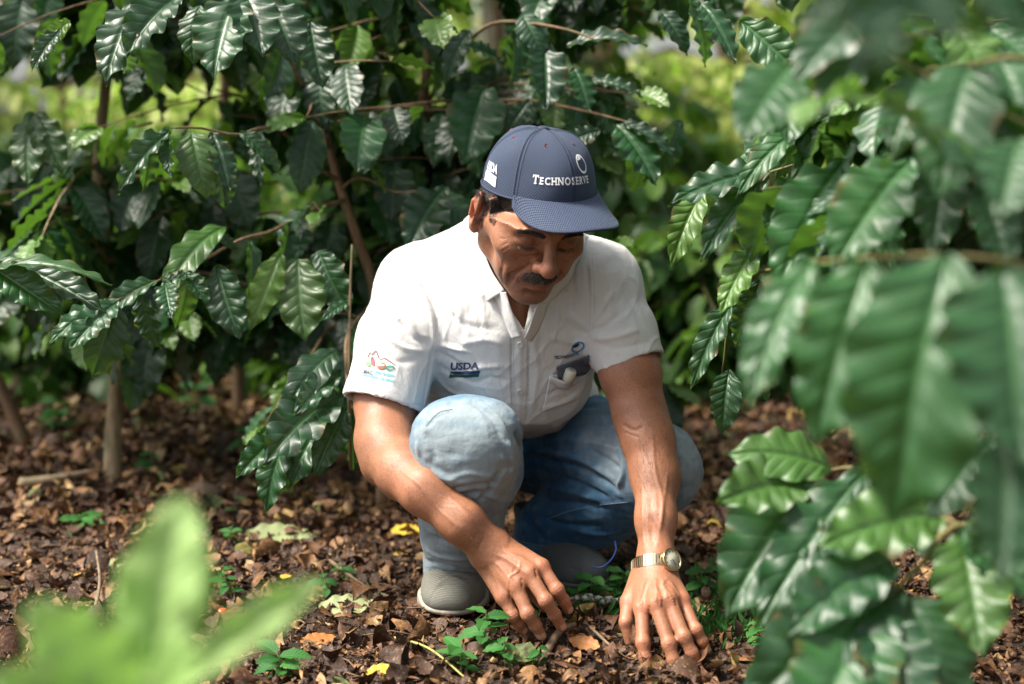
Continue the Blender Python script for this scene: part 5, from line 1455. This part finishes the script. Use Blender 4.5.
stick([(20, 490, .02), (60, 486, .02), (100, 478, .02)], .012, 'dark dead branch on the ground left of the thin trunk'); stick([(92, 615, .01), (100, 590, .03), (97, 570, .05)], .003, 'pale upright twig left of the blurred plant')
stick([(395, 642, .012), (430, 662, .014), (470, 690, .012)], .0018, 'thin yellow stem running below the grey shoe', plain('yellow_stem', (.42, .38, .10), .6))
stick([(648, 655, .006), (652, 640, .03), (655, 628, .05)], .0016, 'thin upright twig between thumb and forefinger of the watch hand'); stick([(590, 640, .012), (610, 655, .014), (625, 668, .012)], .0022, 'light brown twig left of the watch hand')
stick([(545, 660, .01), (560, 646, .02), (575, 640, .016)], .006, 'peeling bark strip below the tilted hand'); stick([(330, 560, .01), (365, 590, .02), (395, 600, .012)], .003, 'twig lying left of the grey shoe')
G = Geo(); tube(G, spline([P(592, 567, 2.20), P(602, 567, 2.19), P(611, 560, 2.20), P(616, 550, 2.22), P(615, 541, 2.24)], 24), .0013, 6); tag(G.build('cord', plain('blue_cord', (.02, .05, .22), .5)), 'thin dark blue cord looping beside the dark shoe', 'cord')

# ---------------------------------------------------------------- the coffee trees
def bline(B, pts, r0, r1, n=16):
    q = spline([P(*p) for p in pts], n); tube(B, q, list(np.linspace(r0, r1, n)), 7)
LEAVES_ALL = []
# tree right behind the man
rA = empty('coffee_tree', P(372, 470, 2.95)*np.array([1, 1, 0])); tag(rA, 'dark leafy coffee tree arching over the man from directly behind him', 'coffee tree', 'coffee trees of the grove')
TB = Geo(); TB2 = Geo(); B = Geo(); Fo = Foliage()
bline(TB, [(385, 560, 2.85), (380, 430, 2.85), (376, 300, 2.85), (358, 240, 2.82), (338, 180, 2.80), (322, 120, 2.80), (300, 40, 2.80), (280, -60, 2.80)], .014, .006, 30)
bline(TB2, [(436, 560, 3.0), (425, 400, 3.0), (415, 250, 2.98), (417, 160, 2.95), (428, 60, 2.95), (436, -60, 2.95)], .016, .009, 26)
bline(B, [(376, 300, 2.85), (350, 330, 2.62), (346, 360, 2.42), (349, 400, 2.30), (351, 470, 2.28)], .004, .0025)
bline(B, [(351, 470, 2.29), (349, 380, 2.29), (350, 300, 2.32), (352, 245, 2.36)], .0028, .0018)
bline(B, [(338, 180, 2.8), (315, 165, 2.72), (285, 133, 2.6), (262, 128, 2.5), (236, 135, 2.40), (200, 128, 2.34), (170, 128, 2.30)], .0048, .0016, 24)
bline(B, [(345, 200, 2.8), (320, 208, 2.75), (298, 218, 2.68), (270, 232, 2.55), (240, 240, 2.45), (200, 262, 2.36), (160, 280, 2.28), (115, 301, 2.24)], .0048, .0014, 26)
bline(B, [(340, 190, 2.8), (356, 178, 2.74), (375, 182, 2.72), (395, 192, 2.70), (430, 190, 2.68)], .003, .001)
bline(B, [(420, 120, 2.95), (445, 70, 2.85), (470, 40, 2.72), (500, 22, 2.6), (560, 28, 2.5), (610, 45, 2.45)], .006, .0016, 24)
bline(B, [(418, 160, 2.95), (470, 110, 2.8), (520, 100, 2.7), (580, 110, 2.6), (640, 125, 2.5)], .005, .0014, 20)
bline(B, [(330, 150, 2.8), (290, 60, 2.55), (260, 10, 2.4), (230, -20, 2.3)], .004, .0016)
A = [ # centre-left cluster
 (191, 131, 2.32, 203, 184, 2.26, .98, (.1, .35), 1), (170, 130, 2.30, 163, 172, 2.25, .55, (-.9, .3), 2), (172, 130, 2.3, 110, 172, 2.22, .5, (.1, 1.3), 3), (212, 132, 2.34, 232, 178, 2.28, .8, (.5, .3), 4),
 (216, 140, 2.36, 226, 203, 2.33, .95, (.3, -.1), 5), (262, 130, 2.45, 246, 176, 2.40, .6, (-.8, .3), 6), (240, 132, 2.4, 285, 160, 2.38, .7, (0, .8), 7), (150, 128, 2.3, 148, 190, 2.3, .6, (.7, .2), 8),
 (226, 226, 2.42, 157, 252, 2.25, .5, (-.1, .9), 1), (217, 266, 2.36, 232, 332, 2.30, 1.0, (-.3, .2), 2), (281, 252, 2.36, 251, 322, 2.30, .72, (.3, .5), 4), (298, 258, 2.38, 299, 328, 2.30, 1.15, (-.1, .3), 5),
 (318, 250, 2.42, 336, 306, 2.36, 1.1, (-.3, 0), 6), (158, 281, 2.28, 95, 297, 2.20, .55, (0, 1.1), 7), (160, 280, 2.28, 205, 272, 2.30, .6, (0, 1.1), 8), (118, 301, 2.22, 69, 339, 2.14, .75, (.1, .9), 9), (108, 300, 2.22, 46, 330, 2.15, .65, (0, 1.0), 0),
 (116, 303, 2.22, 93, 369, 2.16, 1.0, (.3, .2), 1), (165, 282, 2.28, 168, 312, 2.22, .9, (-.2, .5), 2), (185, 272, 2.3, 207, 297, 2.27, .8, (.3, .4), 3), (190, 268, 2.33, 180, 330, 2.33, .9, (.5, -.2), 4), (140, 292, 2.26, 150, 350, 2.25, .9, (-.4, -.1), 5),
 (235, 250, 2.42, 215, 225, 2.4, .7, (.2, .6), 6), (250, 240, 2.45, 262, 290, 2.4, .6, (.9, .1), 7), (290, 222, 2.6, 285, 275, 2.5, .5, (.9, .4), 8), (206, 262, 2.36, 172, 255, 2.35, .8, (0, .5), 3),
 # hanging cluster beside the sleeve
 (337, 350, 2.30, 280, 384, 2.18, .70, (-.1, .8), 1), (340, 372, 2.29, 297, 402, 2.18, .65, (0, .9), 2), (338, 396, 2.28, 269, 430, 2.12, .80, (0, .9), 3), (345, 410, 2.25, 318, 462, 2.16, .85, (.1, .25), 4), (330, 408, 2.28, 285, 472, 2.20, .95, (-.2, .4), 5),
 (290, 432, 2.26, 253, 502, 2.20, .80, (-.4, .1), 6), (300, 430, 2.30, 285, 495, 2.26, .8, (.3, -.2), 7), (285, 432, 2.25, 238, 464, 2.15, .6, (0, .8), 8), (350, 408, 2.30, 358, 470, 2.30, .7, (.5, 0), 9), (350, 380, 2.30, 362, 352, 2.3, .7, (-.2, .4), 3),
 (352, 300, 2.33, 322, 312, 2.28, .6, (0, .8), 4), (350, 330, 2.32, 372, 345, 2.33, .6, (0, .6), 6),
 # canopy above the cap
 (522, 14, 2.55, 541, 44, 2.5, 1.1, (-.2, .5), 1), (545, 44, 2.55, 548, 100, 2.46, .95, (.1, .2), 2), (484, 88, 2.66, 465, 142, 2.55, 1.1, (-.1, .1), 3), (574, 68, 2.5, 592, 102, 2.45, 1.1, (.3, .4), 4), (616, 124, 2.48, 660, 166, 2.40, 1.1, (.3, .5), 5),
 (622, 122, 2.48, 680, 141, 2.42, .6, (0, .9), 6), (567, 47, 2.5, 633, 14, 2.42, .7, (.2, .9), 7), (444, 188, 2.66, 407, 236, 2.55, .95, (-.2, .3), 8), (450, 190, 2.68, 462, 240, 2.64, .9, (.3, 0), 9), (600, 130, 2.5, 560, 142, 2.48, .9, (0, .3), 0), (640, 128, 2.48, 650, 205, 2.52, .9, (.4, -.3), 1),
 (500, 60, 2.6, 470, 40, 2.55, .8, (0, .8), 2), (515, 30, 2.6, 520, 75, 2.55, .8, (.5, .1), 3), (530, 100, 2.66, 505, 130, 2.62, .9, (0, .3), 4), (590, 80, 2.55, 640, 82, 2.5, .7, (.1, .9), 5), (470, 30, 2.6, 440, 70, 2.55, .8, (-.3, .2), 6), (680, 120, 2.5, 662, 178, 2.45, .8, (.6, .1), 7),
 (236, -5, 2.30, 205, 60, 2.2, 1.0, (-.3, .4), 8), (246, -10, 2.30, 262, 42, 2.22, 1.0, (.2, .4), 9), (270, 0, 2.35, 296, 48, 2.28, 1.1, (.3, .3), 0), (200, 5, 2.3, 180, 50, 2.25, .9, (-.3, .4), 1), (310, 20, 2.45, 320, 80, 2.4, 1.0, (0, .2), 2), (180, -5, 2.2, 120, 30, 2.1, .8, (0, .8), 3),
 (140, 0, 2.2, 95, 60, 2.1, .9, (-.3, -.3), 5), (700, 2, 2.3, 739, 44, 2.22, .8, (.2, .6), 4), (690, 0, 2.35, 720, 60, 2.35, .8, (.6, -.1), 6), (660, 10, 2.4, 690, 40, 2.35, .8, (0, .5), 7), (60, 30, 2.0, 30, 60, 1.95, .6, (0, .6), 8)]
for i, a in enumerate(A):
    yg = .5 if i in (10,) else (.22 if i in (0, 8, 11) else 0); hl(Fo, *a[:6], w=a[6], n=a[7], vi=a[8], young=yg)
rnd = random.Random(21)
for k in range(190):     # dense canopy behind the man's head and above
    o = P(rnd.uniform(140, 690), rnd.uniform(-80, 140), rnd.uniform(2.65, 3.2)); a = rnd.uniform(0, 6.28)
    coffee_branch(B, Fo, o, [math.cos(a), math.sin(a)*.6-.2, rnd.uniform(-.2, .3)], rnd.uniform(.25, .55), rnd, LV_MID, .135, .055, r=.003, hang=.9)
for k in range(50):
    o = P(rnd.uniform(200, 520), rnd.uniform(150, 330), rnd.uniform(2.8, 3.05)); a = rnd.uniform(0, 6.28)
    coffee_branch(B, Fo, o, [math.cos(a), math.sin(a)*.6, rnd.uniform(-.2, .3)], rnd.uniform(.2, .4), rnd, LV_MID, .13, .06, r=.003, hang=.9)
TB.build('trunk', M_bark, rA); TB2.build('trunk', M_bark, rA); B.build('branches', M_bark, rA); Fo.build('crown', M_leaf, rA)
# second trunk, left
coffee_tree('thin-trunked coffee tree at the left whose pale mossy foot stands clear in the litter', gp(112, 477)*1.0, P(102, -80, 3.05), .019, LV_MID, 31, levels=16, per=4, reach=(.3, .6), zmin=.42, lsize=.14, gap=.055, mat=M_leaf, group='coffee trees of the grove', extra=[(-14, 270, 2.0, 84, 232, 1.92, .42, (0, 1.3), 1, .1), (15, 264, 2.05, 96, 297, 1.98, .6, (0, .8), 2, 0), (-10, 266, 2.0, 50, 304, 1.95, .7, (.1, .2), 3, 0), (32, 112, 2.6, 18, 172, 2.52, .9, (-.2, .5), 4, .15), (34, 112, 2.6, 60, 160, 2.54, .9, (.2, .5), 5, .15), (70, 20, 2.3, 36, 46, 2.25, .7, (0, -.2), 6, .7)], bmat=bark('mossy_bark', (.20, .14, .08), (.44, .34, .20)))

# bush on the right, reaching across the lens
rR = empty('coffee_tree', np.array([.80, 1.45, 0])); tag(rR, 'near coffee bush filling the right side with large glossy blurred leaves', 'coffee tree', 'coffee trees of the grove')
TB = Geo(); tube(TB, spline([(.80, 1.45, -.05), (.79, 1.46, .4), (.76, 1.45, .9), (.74, 1.42, 1.5)], 20), list(np.linspace(.018, .008, 20)), 9); TB.build('trunk', M_bark, rR)
B = Geo(); Bg = B; Fo = Foliage()
bline(Bg, [(1180, 560, 1.5), (1060, 540, 1.45), (960, 525, 1.42), (924, 562, 1.42), (895, 590, 1.40), (870, 612, 1.38)], .0045, .002, 20)
bline(B, [(960, 525, 1.42), (900, 500, 1.5), (865, 470, 1.58), (832, 470, 1.62), (806, 483, 1.62)], .003, .0015, 16)
bline(B, [(1180, 300, 1.4), (1060, 240, 1.35), (1000, 200, 1.35), (948, 160, 1.45), (900, 130, 1.6), (840, 150, 1.8), (770, 172, 1.95), (705, 190, 2.05)], .0032, .0013, 26)
bline(B, [(1200, 330, 1.2), (1040, 270, 1.1), (948, 256, 1.08), (865, 258, 1.15), (812, 262, 1.2)], .0030, .0012, 20)
bline(B, [(1200, 100, 1.2), (1040, 60, 1.2), (968, 66, 1.25), (900, 94, 1.6), (870, 112, 1.8)], .0030, .0014, 20)
bline(B, [(1180, 460, 1.6), (900, 330, 1.75), (780, 270, 1.9), (735, 300, 2.0), (722, 375, 2.05)], .004, .0015, 20)
Rl = [(832, 469, 1.60, 752, 430, 1.55, .85, (-.1, .7), 1), (806, 482, 1.60, 729, 486, 1.52, 1.0, (-.2, .6), 2), (812, 487, 1.60, 722, 582, 1.50, .88, (-.4, .6), 3), (865, 470, 1.58, 757, 595, 1.46, .62, (-.2, .5), 4), (942, 514, 1.45, 841, 518, 1.36, .85, (0, .6), 5),
 (893, 560, 1.42, 800, 590, 1.32, .8, (-.2, .8), 6), (900, 590, 1.40, 757, 664, 1.28, .75, (-.2, .3), 7), (874, 612, 1.38, 812, 715, 1.28, 1.05, (-.1, .6), 8), (880, 612, 1.38, 915, 712, 1.28, .95, (.3, .6), 9), (960, 532, 1.42, 985, 634, 1.32, .95, (.1, .6), 0),
 (905, 595, 1.40, 970, 696, 1.32, 1.05, (.3, .2), 1), (989, 440, 1.3, 934, 506, 1.25, .9, (0, .3), 2), (962, 525, 1.42, 1040, 590, 1.35, .9, (.2, .4), 3), (940, 560, 1.45, 900, 520, 1.48, .8, (0, .3), 4),
 (812, 258, 1.22, 738, 372, 1.14, .62, (-.4, .6), 5), (870, 256, 1.16, 812, 414, 1.08, .82, (.1, .6), 6), (948, 254, 1.08, 884, 484, .98, .84, (-.1, .35), 7), (1003, 270, 1.0, 1030, 440, .92, 1.2, (.2, .1), 8), (1003, 440, .98, 1012, 566, .92, .9, (.5, -.3), 9), (900, 262, 1.12, 960, 300, 1.05, .9, (0, .6), 0),
 (806, 127, 1.90, 731, 160, 1.84, .45, (0, 1.2), 1), (863, 116, 1.82, 792, 163, 1.74, .5, (-.1, 1.0), 2), (886, 106, 1.75, 815, 103, 1.74, .45, (0, 1.2), 3), (901, 96, 1.7, 826, 76, 1.68, .7, (0, -.5), 4), (772, 171, 1.95, 678, 176, 1.88, .62, (0, .8), 5), (769, 175, 1.95, 696, 229, 1.88, .6, (-.2, .7), 6),
 (703, 192, 2.05, 668, 243, 1.98, .6, (0, .3), 7), (842, 162, 1.72, 775, 262, 1.6, .62, (-.2, .5), 8), (910, 160, 1.5, 836, 243, 1.4, .75, (-.1, .6), 9), (945, 150, 1.45, 937, 236, 1.38, .75, (.2, .3), 0), (970, 62, 1.25, 936, 142, 1.15, .85, (-.2, .8), 1), (1018, 140, 1.12, 1003, 200, 1.06, 1.2, (0, .8), 2),
 (800, 175, 1.8, 770, 230, 1.75, .8, (.3, .2), 3), (870, 190, 1.6, 900, 260, 1.55, .8, (.4, .1), 4), (758, 244, 1.95, 718, 296, 1.88, .65, (-.2, .6), 5), (735, 300, 2.0, 682, 370, 1.95, .5, (-.4, .3), 6), (729, 370, 2.05, 722, 424, 2.0, .8, (.2, .1), 7), (760, 280, 1.95, 735, 345, 1.95, .7, (.3, .3), 8),
 (745, 350, 2.0, 770, 400, 2.0, .7, (.4, 0), 9), (740, 20, 1.9, 800, 70, 1.85, .8, (0, -.4), 0), (1000, 60, 1.3, 1040, 130, 1.2, .9, (.2, .2), 1), (980, 180, 1.3, 1010, 260, 1.25, .9, (0, .3), 2), (1010, 320, 1.2, 960, 380, 1.15, .8, (.2, -.4), 3), (960, 390, 1.4, 940, 470, 1.35, .9, (.4, -.2), 5), (1000, 500, 1.3, 970, 560, 1.3, .8, (-.3, -.2), 6)]
for i, a in enumerate(Rl):
    yg = .45 if i in (26, 34) else (.25 if i in (0, 1, 4, 9) else 0); hl(Fo, *a[:6], w=a[6]*1.08, n=(a[7][0]*.6-.25, a[7][1]*.65+.32), vi=a[8], young=yg)
rnd = random.Random(5)
def ok_r(p, s=0):
    x, y, d = proj(p)
    if d < .75: return False
    if y > 380 and x < 980: return False
    if d < 1.55 and y > 150: return False
    if x < 740 or (x < 830 and y > 250) or (x < 800 and y < 60): return False
    return mask_ok(p, s)
for k in range(110):
    o = P(rnd.uniform(850, 1100), rnd.uniform(-20, 400), rnd.uniform(1.3, 2.3)); a = rnd.uniform(0, 6.28)
    coffee_branch(B, Fo, o, [math.cos(a), math.sin(a)*.5, rnd.uniform(-.3, .3)], rnd.uniform(.2, .4), rnd, LV_MID, .13, .055, r=.0018, ok=ok_r, hang=.35)
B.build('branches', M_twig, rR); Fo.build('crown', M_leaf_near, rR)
# overhanging leaves close to the lens, top right
rT = empty('coffee_tree', np.array([.62, .75, 0])); tag(rT, 'very near coffee branch whose blurred leaves hang into the top right corner', 'coffee tree', 'coffee trees of the grove')
TB = Geo(); tube(TB, spline([(.62, .75, -.05), (.60, .74, .5), (.56, .74, 1.0), (.50, .74, 1.3)], 14), list(np.linspace(.012, .006, 14)), 8); TB.build('trunk', M_bark, rT)
B = Geo(); Fo = Foliage(); tube(B, spline([(.56, .74, 1.0), P(1000, -60, .8), P(900, -30, .78), P(840, -20, .78)], 12), .0025, 6)
for a in [(850, -22, .78, 905, 40, .74, .8, (.2, .4)), (905, -30, .78, 960, 28, .75, .9, (0, .4)), (960, -45, .79, 1035, 20, .76, .9, (.1, .3)), (880, -30, .78, 800, 10, .76, .6, (0, .8)), (930, -35, .78, 870, 20, .74, .8, (0, -.3)), (1000, -40, .8, 985, 30, .78, .8, (.3, .2))]: hl(Fo, *a[:6], w=a[6], n=a[7], lib=LV_MID)
B.build('branches', M_twig, rT); Fo.build('crown', M_leaf, rT)
# pale seedling in the near foreground
rs_ = empty('coffee_sapling', P(150, 700,  .78)*np.array([1, 1, 0])); tag(rs_, 'pale green sapling right in front of the lens, strongly blurred at the bottom left', 'sapling')
G = Geo(); q = P(150, 705,  .78); tube(G, spline([np.array([q[0], q[1], -.02]), np.array([q[0]+.01, q[1], .2]), q, P(152, 690,  .78)], 14), list(np.linspace(.004, .0022, 14)), 7); G.build('stem', M_weedstem, rs_)
Fo = Foliage()
for a in [(150, 700, .78, 168, 506, .78, .72, (0, .3)), (145, 705, .78, 42, 615, .73, .85, (-.1, .6)), (155, 705, .78, 298, 578, .78, .40, (.2, .7)), (158, 690, .79, 204, 556, .80, .62, (.3, .2)), (148, 700, .78, 122, 560, .79, .55, (-.2, .3)), (140, 715, .75, 0, 680, .70, .7, (0, .6)), (150, 715, .76, 180, 660, .70, .9, (0, .5))]:
    hl(Fo, *a[:6], w=a[6], n=a[7], lib=LV_BLUNT)
Fo.build('leaves', M_leaf_y, rs_)

# leaning thin trunk far left, and rows behind
def bg(label, px, d, h, seed, mat, lib=LV_LO, levels=12, per=4, reach=(.5, .9), lsize=.15, r0=.02, zmin=.3, gap=.075, lean=0, bmat=None):
    b0 = P(px, 400, d)*np.array([1, 1, 0]); b0[2] = float(ground_h(b0[0], b0[1]))
    coffee_tree(label, b0, b0+np.array([lean, 0, h]), r0, lib, seed, mat=mat, levels=levels, per=per, reach=reach, zmin=zmin, lsize=lsize, gap=gap, group='coffee trees of the grove', bmat=bmat, young=.10)
bg('coffee tree with a pale leaning trunk at the left edge', 25, 3.43, 1.9, 51, M_leaf_far, lean=-.85, zmin=.75, r0=.017, bmat=M_bark, levels=8, per=3, reach=(.3, .6))
bg('dark coffee tree behind, its brown trunk showing just left of the drooping leaves', 238, 3.75, 2.3, 52, M_leaf_far, zmin=.36, r0=.016, levels=7, per=3, reach=(.25, .45))
bg('knee-high coffee tree between the two left trunks in the second row', 165, 5.2, .66, 53, M_leaf_far, zmin=.14, levels=8, per=6, reach=(.5, .8))
bg('knee-high coffee tree left of the thin mossy trunk', 40, 5.0, .68, 153, M_leaf_far, zmin=.20, levels=8, per=6, reach=(.4, .7))
for px, d, lb in ((-30, 4.3, 'knee-high dark bush at the left edge behind the leaning stem'), (75, 4.25, 'knee-high dark bush left of the foot of the mossy trunk'), (290, 4.4, 'knee-high dark bush behind the drooping leaves by the sleeve'), (380, 4.3, 'knee-high dark bush right behind the man'), (700, 4.1, 'knee-high dark bush behind the arm wearing the watch'), (830, 4.2, 'knee-high dark bush behind the right foreground leaves')):
    bg(lb, px, d, .50, 600+px, M_leaf_far, zmin=.07, levels=7, per=6, reach=(.28, .5), r0=.012)
bg('coffee tree behind the far left edge', -90, 4.8, 2.4, 54, M_leaf_far)
bg('dark coffee tree hidden behind the right shoulder of the man', 345, 5.2, 2.5, 55, M_leaf_far, reach=(.4, .7), levels=16, per=5, zmin=.2)
bg('tall coffee tree straight behind the cap', 500, 4.4, 2.6, 56, M_leaf_far, levels=14, reach=(.4, .7), zmin=.25)
bg('low dark coffee tree just right of the left shoulder', 645, 4.6, .72, 57, M_leaf_far, zmin=.14, levels=9, per=6, reach=(.35, .6))
bg('low coffee tree between the arm and the right bush', 770, 4.4, .66, 58, M_leaf_far, zmin=.14, levels=9, per=6, reach=(.4, .65))
bg('coffee tree behind the right bush', 960, 3.9, 1.9, 59, M_leaf_far, zmin=.2, reach=(.3, .5), levels=14, per=4)
bg('coffee tree behind the right frame edge', 1120, 3.6, 2.2, 60, M_leaf_far)
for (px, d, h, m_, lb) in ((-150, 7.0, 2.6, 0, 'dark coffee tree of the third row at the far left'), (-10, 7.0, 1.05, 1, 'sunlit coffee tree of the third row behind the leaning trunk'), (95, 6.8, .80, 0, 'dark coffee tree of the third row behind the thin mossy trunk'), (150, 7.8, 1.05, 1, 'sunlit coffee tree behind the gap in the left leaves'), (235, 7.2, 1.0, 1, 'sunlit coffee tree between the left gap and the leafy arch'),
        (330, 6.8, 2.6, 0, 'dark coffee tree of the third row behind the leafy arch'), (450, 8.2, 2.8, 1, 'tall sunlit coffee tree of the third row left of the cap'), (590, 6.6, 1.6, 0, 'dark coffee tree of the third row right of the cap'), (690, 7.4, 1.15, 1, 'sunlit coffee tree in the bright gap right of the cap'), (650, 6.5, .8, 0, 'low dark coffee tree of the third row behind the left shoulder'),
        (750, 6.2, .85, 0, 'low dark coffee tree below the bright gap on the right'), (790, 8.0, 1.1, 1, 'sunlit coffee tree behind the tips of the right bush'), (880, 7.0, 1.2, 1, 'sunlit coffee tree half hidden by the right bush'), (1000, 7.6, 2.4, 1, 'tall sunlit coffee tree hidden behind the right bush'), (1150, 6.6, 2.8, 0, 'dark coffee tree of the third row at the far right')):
    bg(lb, px, d, h, 70+px, (M_leaf_far, M_leaf_suntint)[m_], levels=int(9+h*3), per=5, lsize=.15, gap=.085, reach=(.5, .9), zmin=.12)
# tall shade trees beyond, some with sunlight put into the leaf colour
def shade_tree(label, px, d, h, cr, seed, mat, n=1500, tr=.12, bm=None, cz=.7):
    n = int(n*.45); r = random.Random(seed); b0 = P(px, 400, d)*np.array([1, 1, 0]); root = empty('shade_tree', b0); tag(root, label, 'shade tree', 'shade trees beyond the grove')
    G = Geo(); tp = [b0+np.array([0, 0, -.1]), b0+np.array([.05, 0, h*.3]), b0+np.array([-.05, 0, h*.6]), b0+np.array([.1, 0, h*.95])]; tube(G, spline(tp, 12), list(np.linspace(tr, tr*.3, 12)), 10); G.build('trunk', bm or M_bark, root)
    L = Geo(); Fo = Foliage(); tips = []
    for i in range(26):
        a = r.uniform(0, 6.28); t = r.uniform(.08, .95); s = b0+np.array([0, 0, h*t]); e = s+np.array([math.cos(a), math.sin(a), r.uniform(0, .5)])*cr*r.uniform(.5, 1)
        tube(L, spline([s, (s+e)/2+np.array([0, 0, .2]), e], 6), list(np.linspace(tr*.25, .01, 6)), 5); tips += [e, (s+e)/2, s*.3+e*.7]
    for i in range(n):
        c_ = tips[r.randrange(len(tips))]+np.array([r.gauss(0, .3), r.gauss(0, .3), r.gauss(0, .26)]); a = r.uniform(0, 6.28)
        Fo.leaf(c_, [math.cos(a), math.sin(a), r.uniform(-.7, .3)], [r.uniform(-.5, .5), r.uniform(-.5, .5), 1], r.uniform(.16, .30), LV_LO, r)
    L.build('limbs', bm or M_bark, root); Fo.build('crown', mat, root)

for i, a in enumerate([(-260, 11, 6, 2.2, M_leaf_far, 'tall shade tree outside the left edge'), (70, 12, 3.2, 1.9, M_leaf_suntint, 'sunlit bushy tree far behind at the left'), (330, 12, 6.5, 2.2, M_leaf_far, 'tall dark shade tree behind the leafy arch'), (600, 15, 6.0, 2.0, M_leaf_suntint, 'tall sunlit tree far behind the man'),
        (720, 12, 3.2, 1.8, M_leaf_suntint, 'sunlit bushy tree in the bright gap right of the cap'), (880, 13, 3.4, 1.8, M_leaf_suntint, 'sunlit bushy tree behind the tips of the right bush'), (1030, 12, 5.0, 2.0, M_leaf_far, 'dark shade tree behind the right bush'), (1250, 11, 6.5, 2.4, M_leaf_far, 'tall shade tree outside the right edge'),
        (200, 20, 4.2, 2.4, M_leaf_suntint, 'most distant sunlit tree, seen through the gap in the left leaves'), (800, 21, 5, 2.6, M_leaf_suntint, 'most distant sunlit tree, seen through the gap on the right')]):
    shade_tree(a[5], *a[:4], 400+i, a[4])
shade_tree('shade tree with a thick pale trunk rising above the cap', 488, 5.6, 5.5, 1.5, 450, M_leaf_far, n=900, tr=.085, bm=M_bark_p)
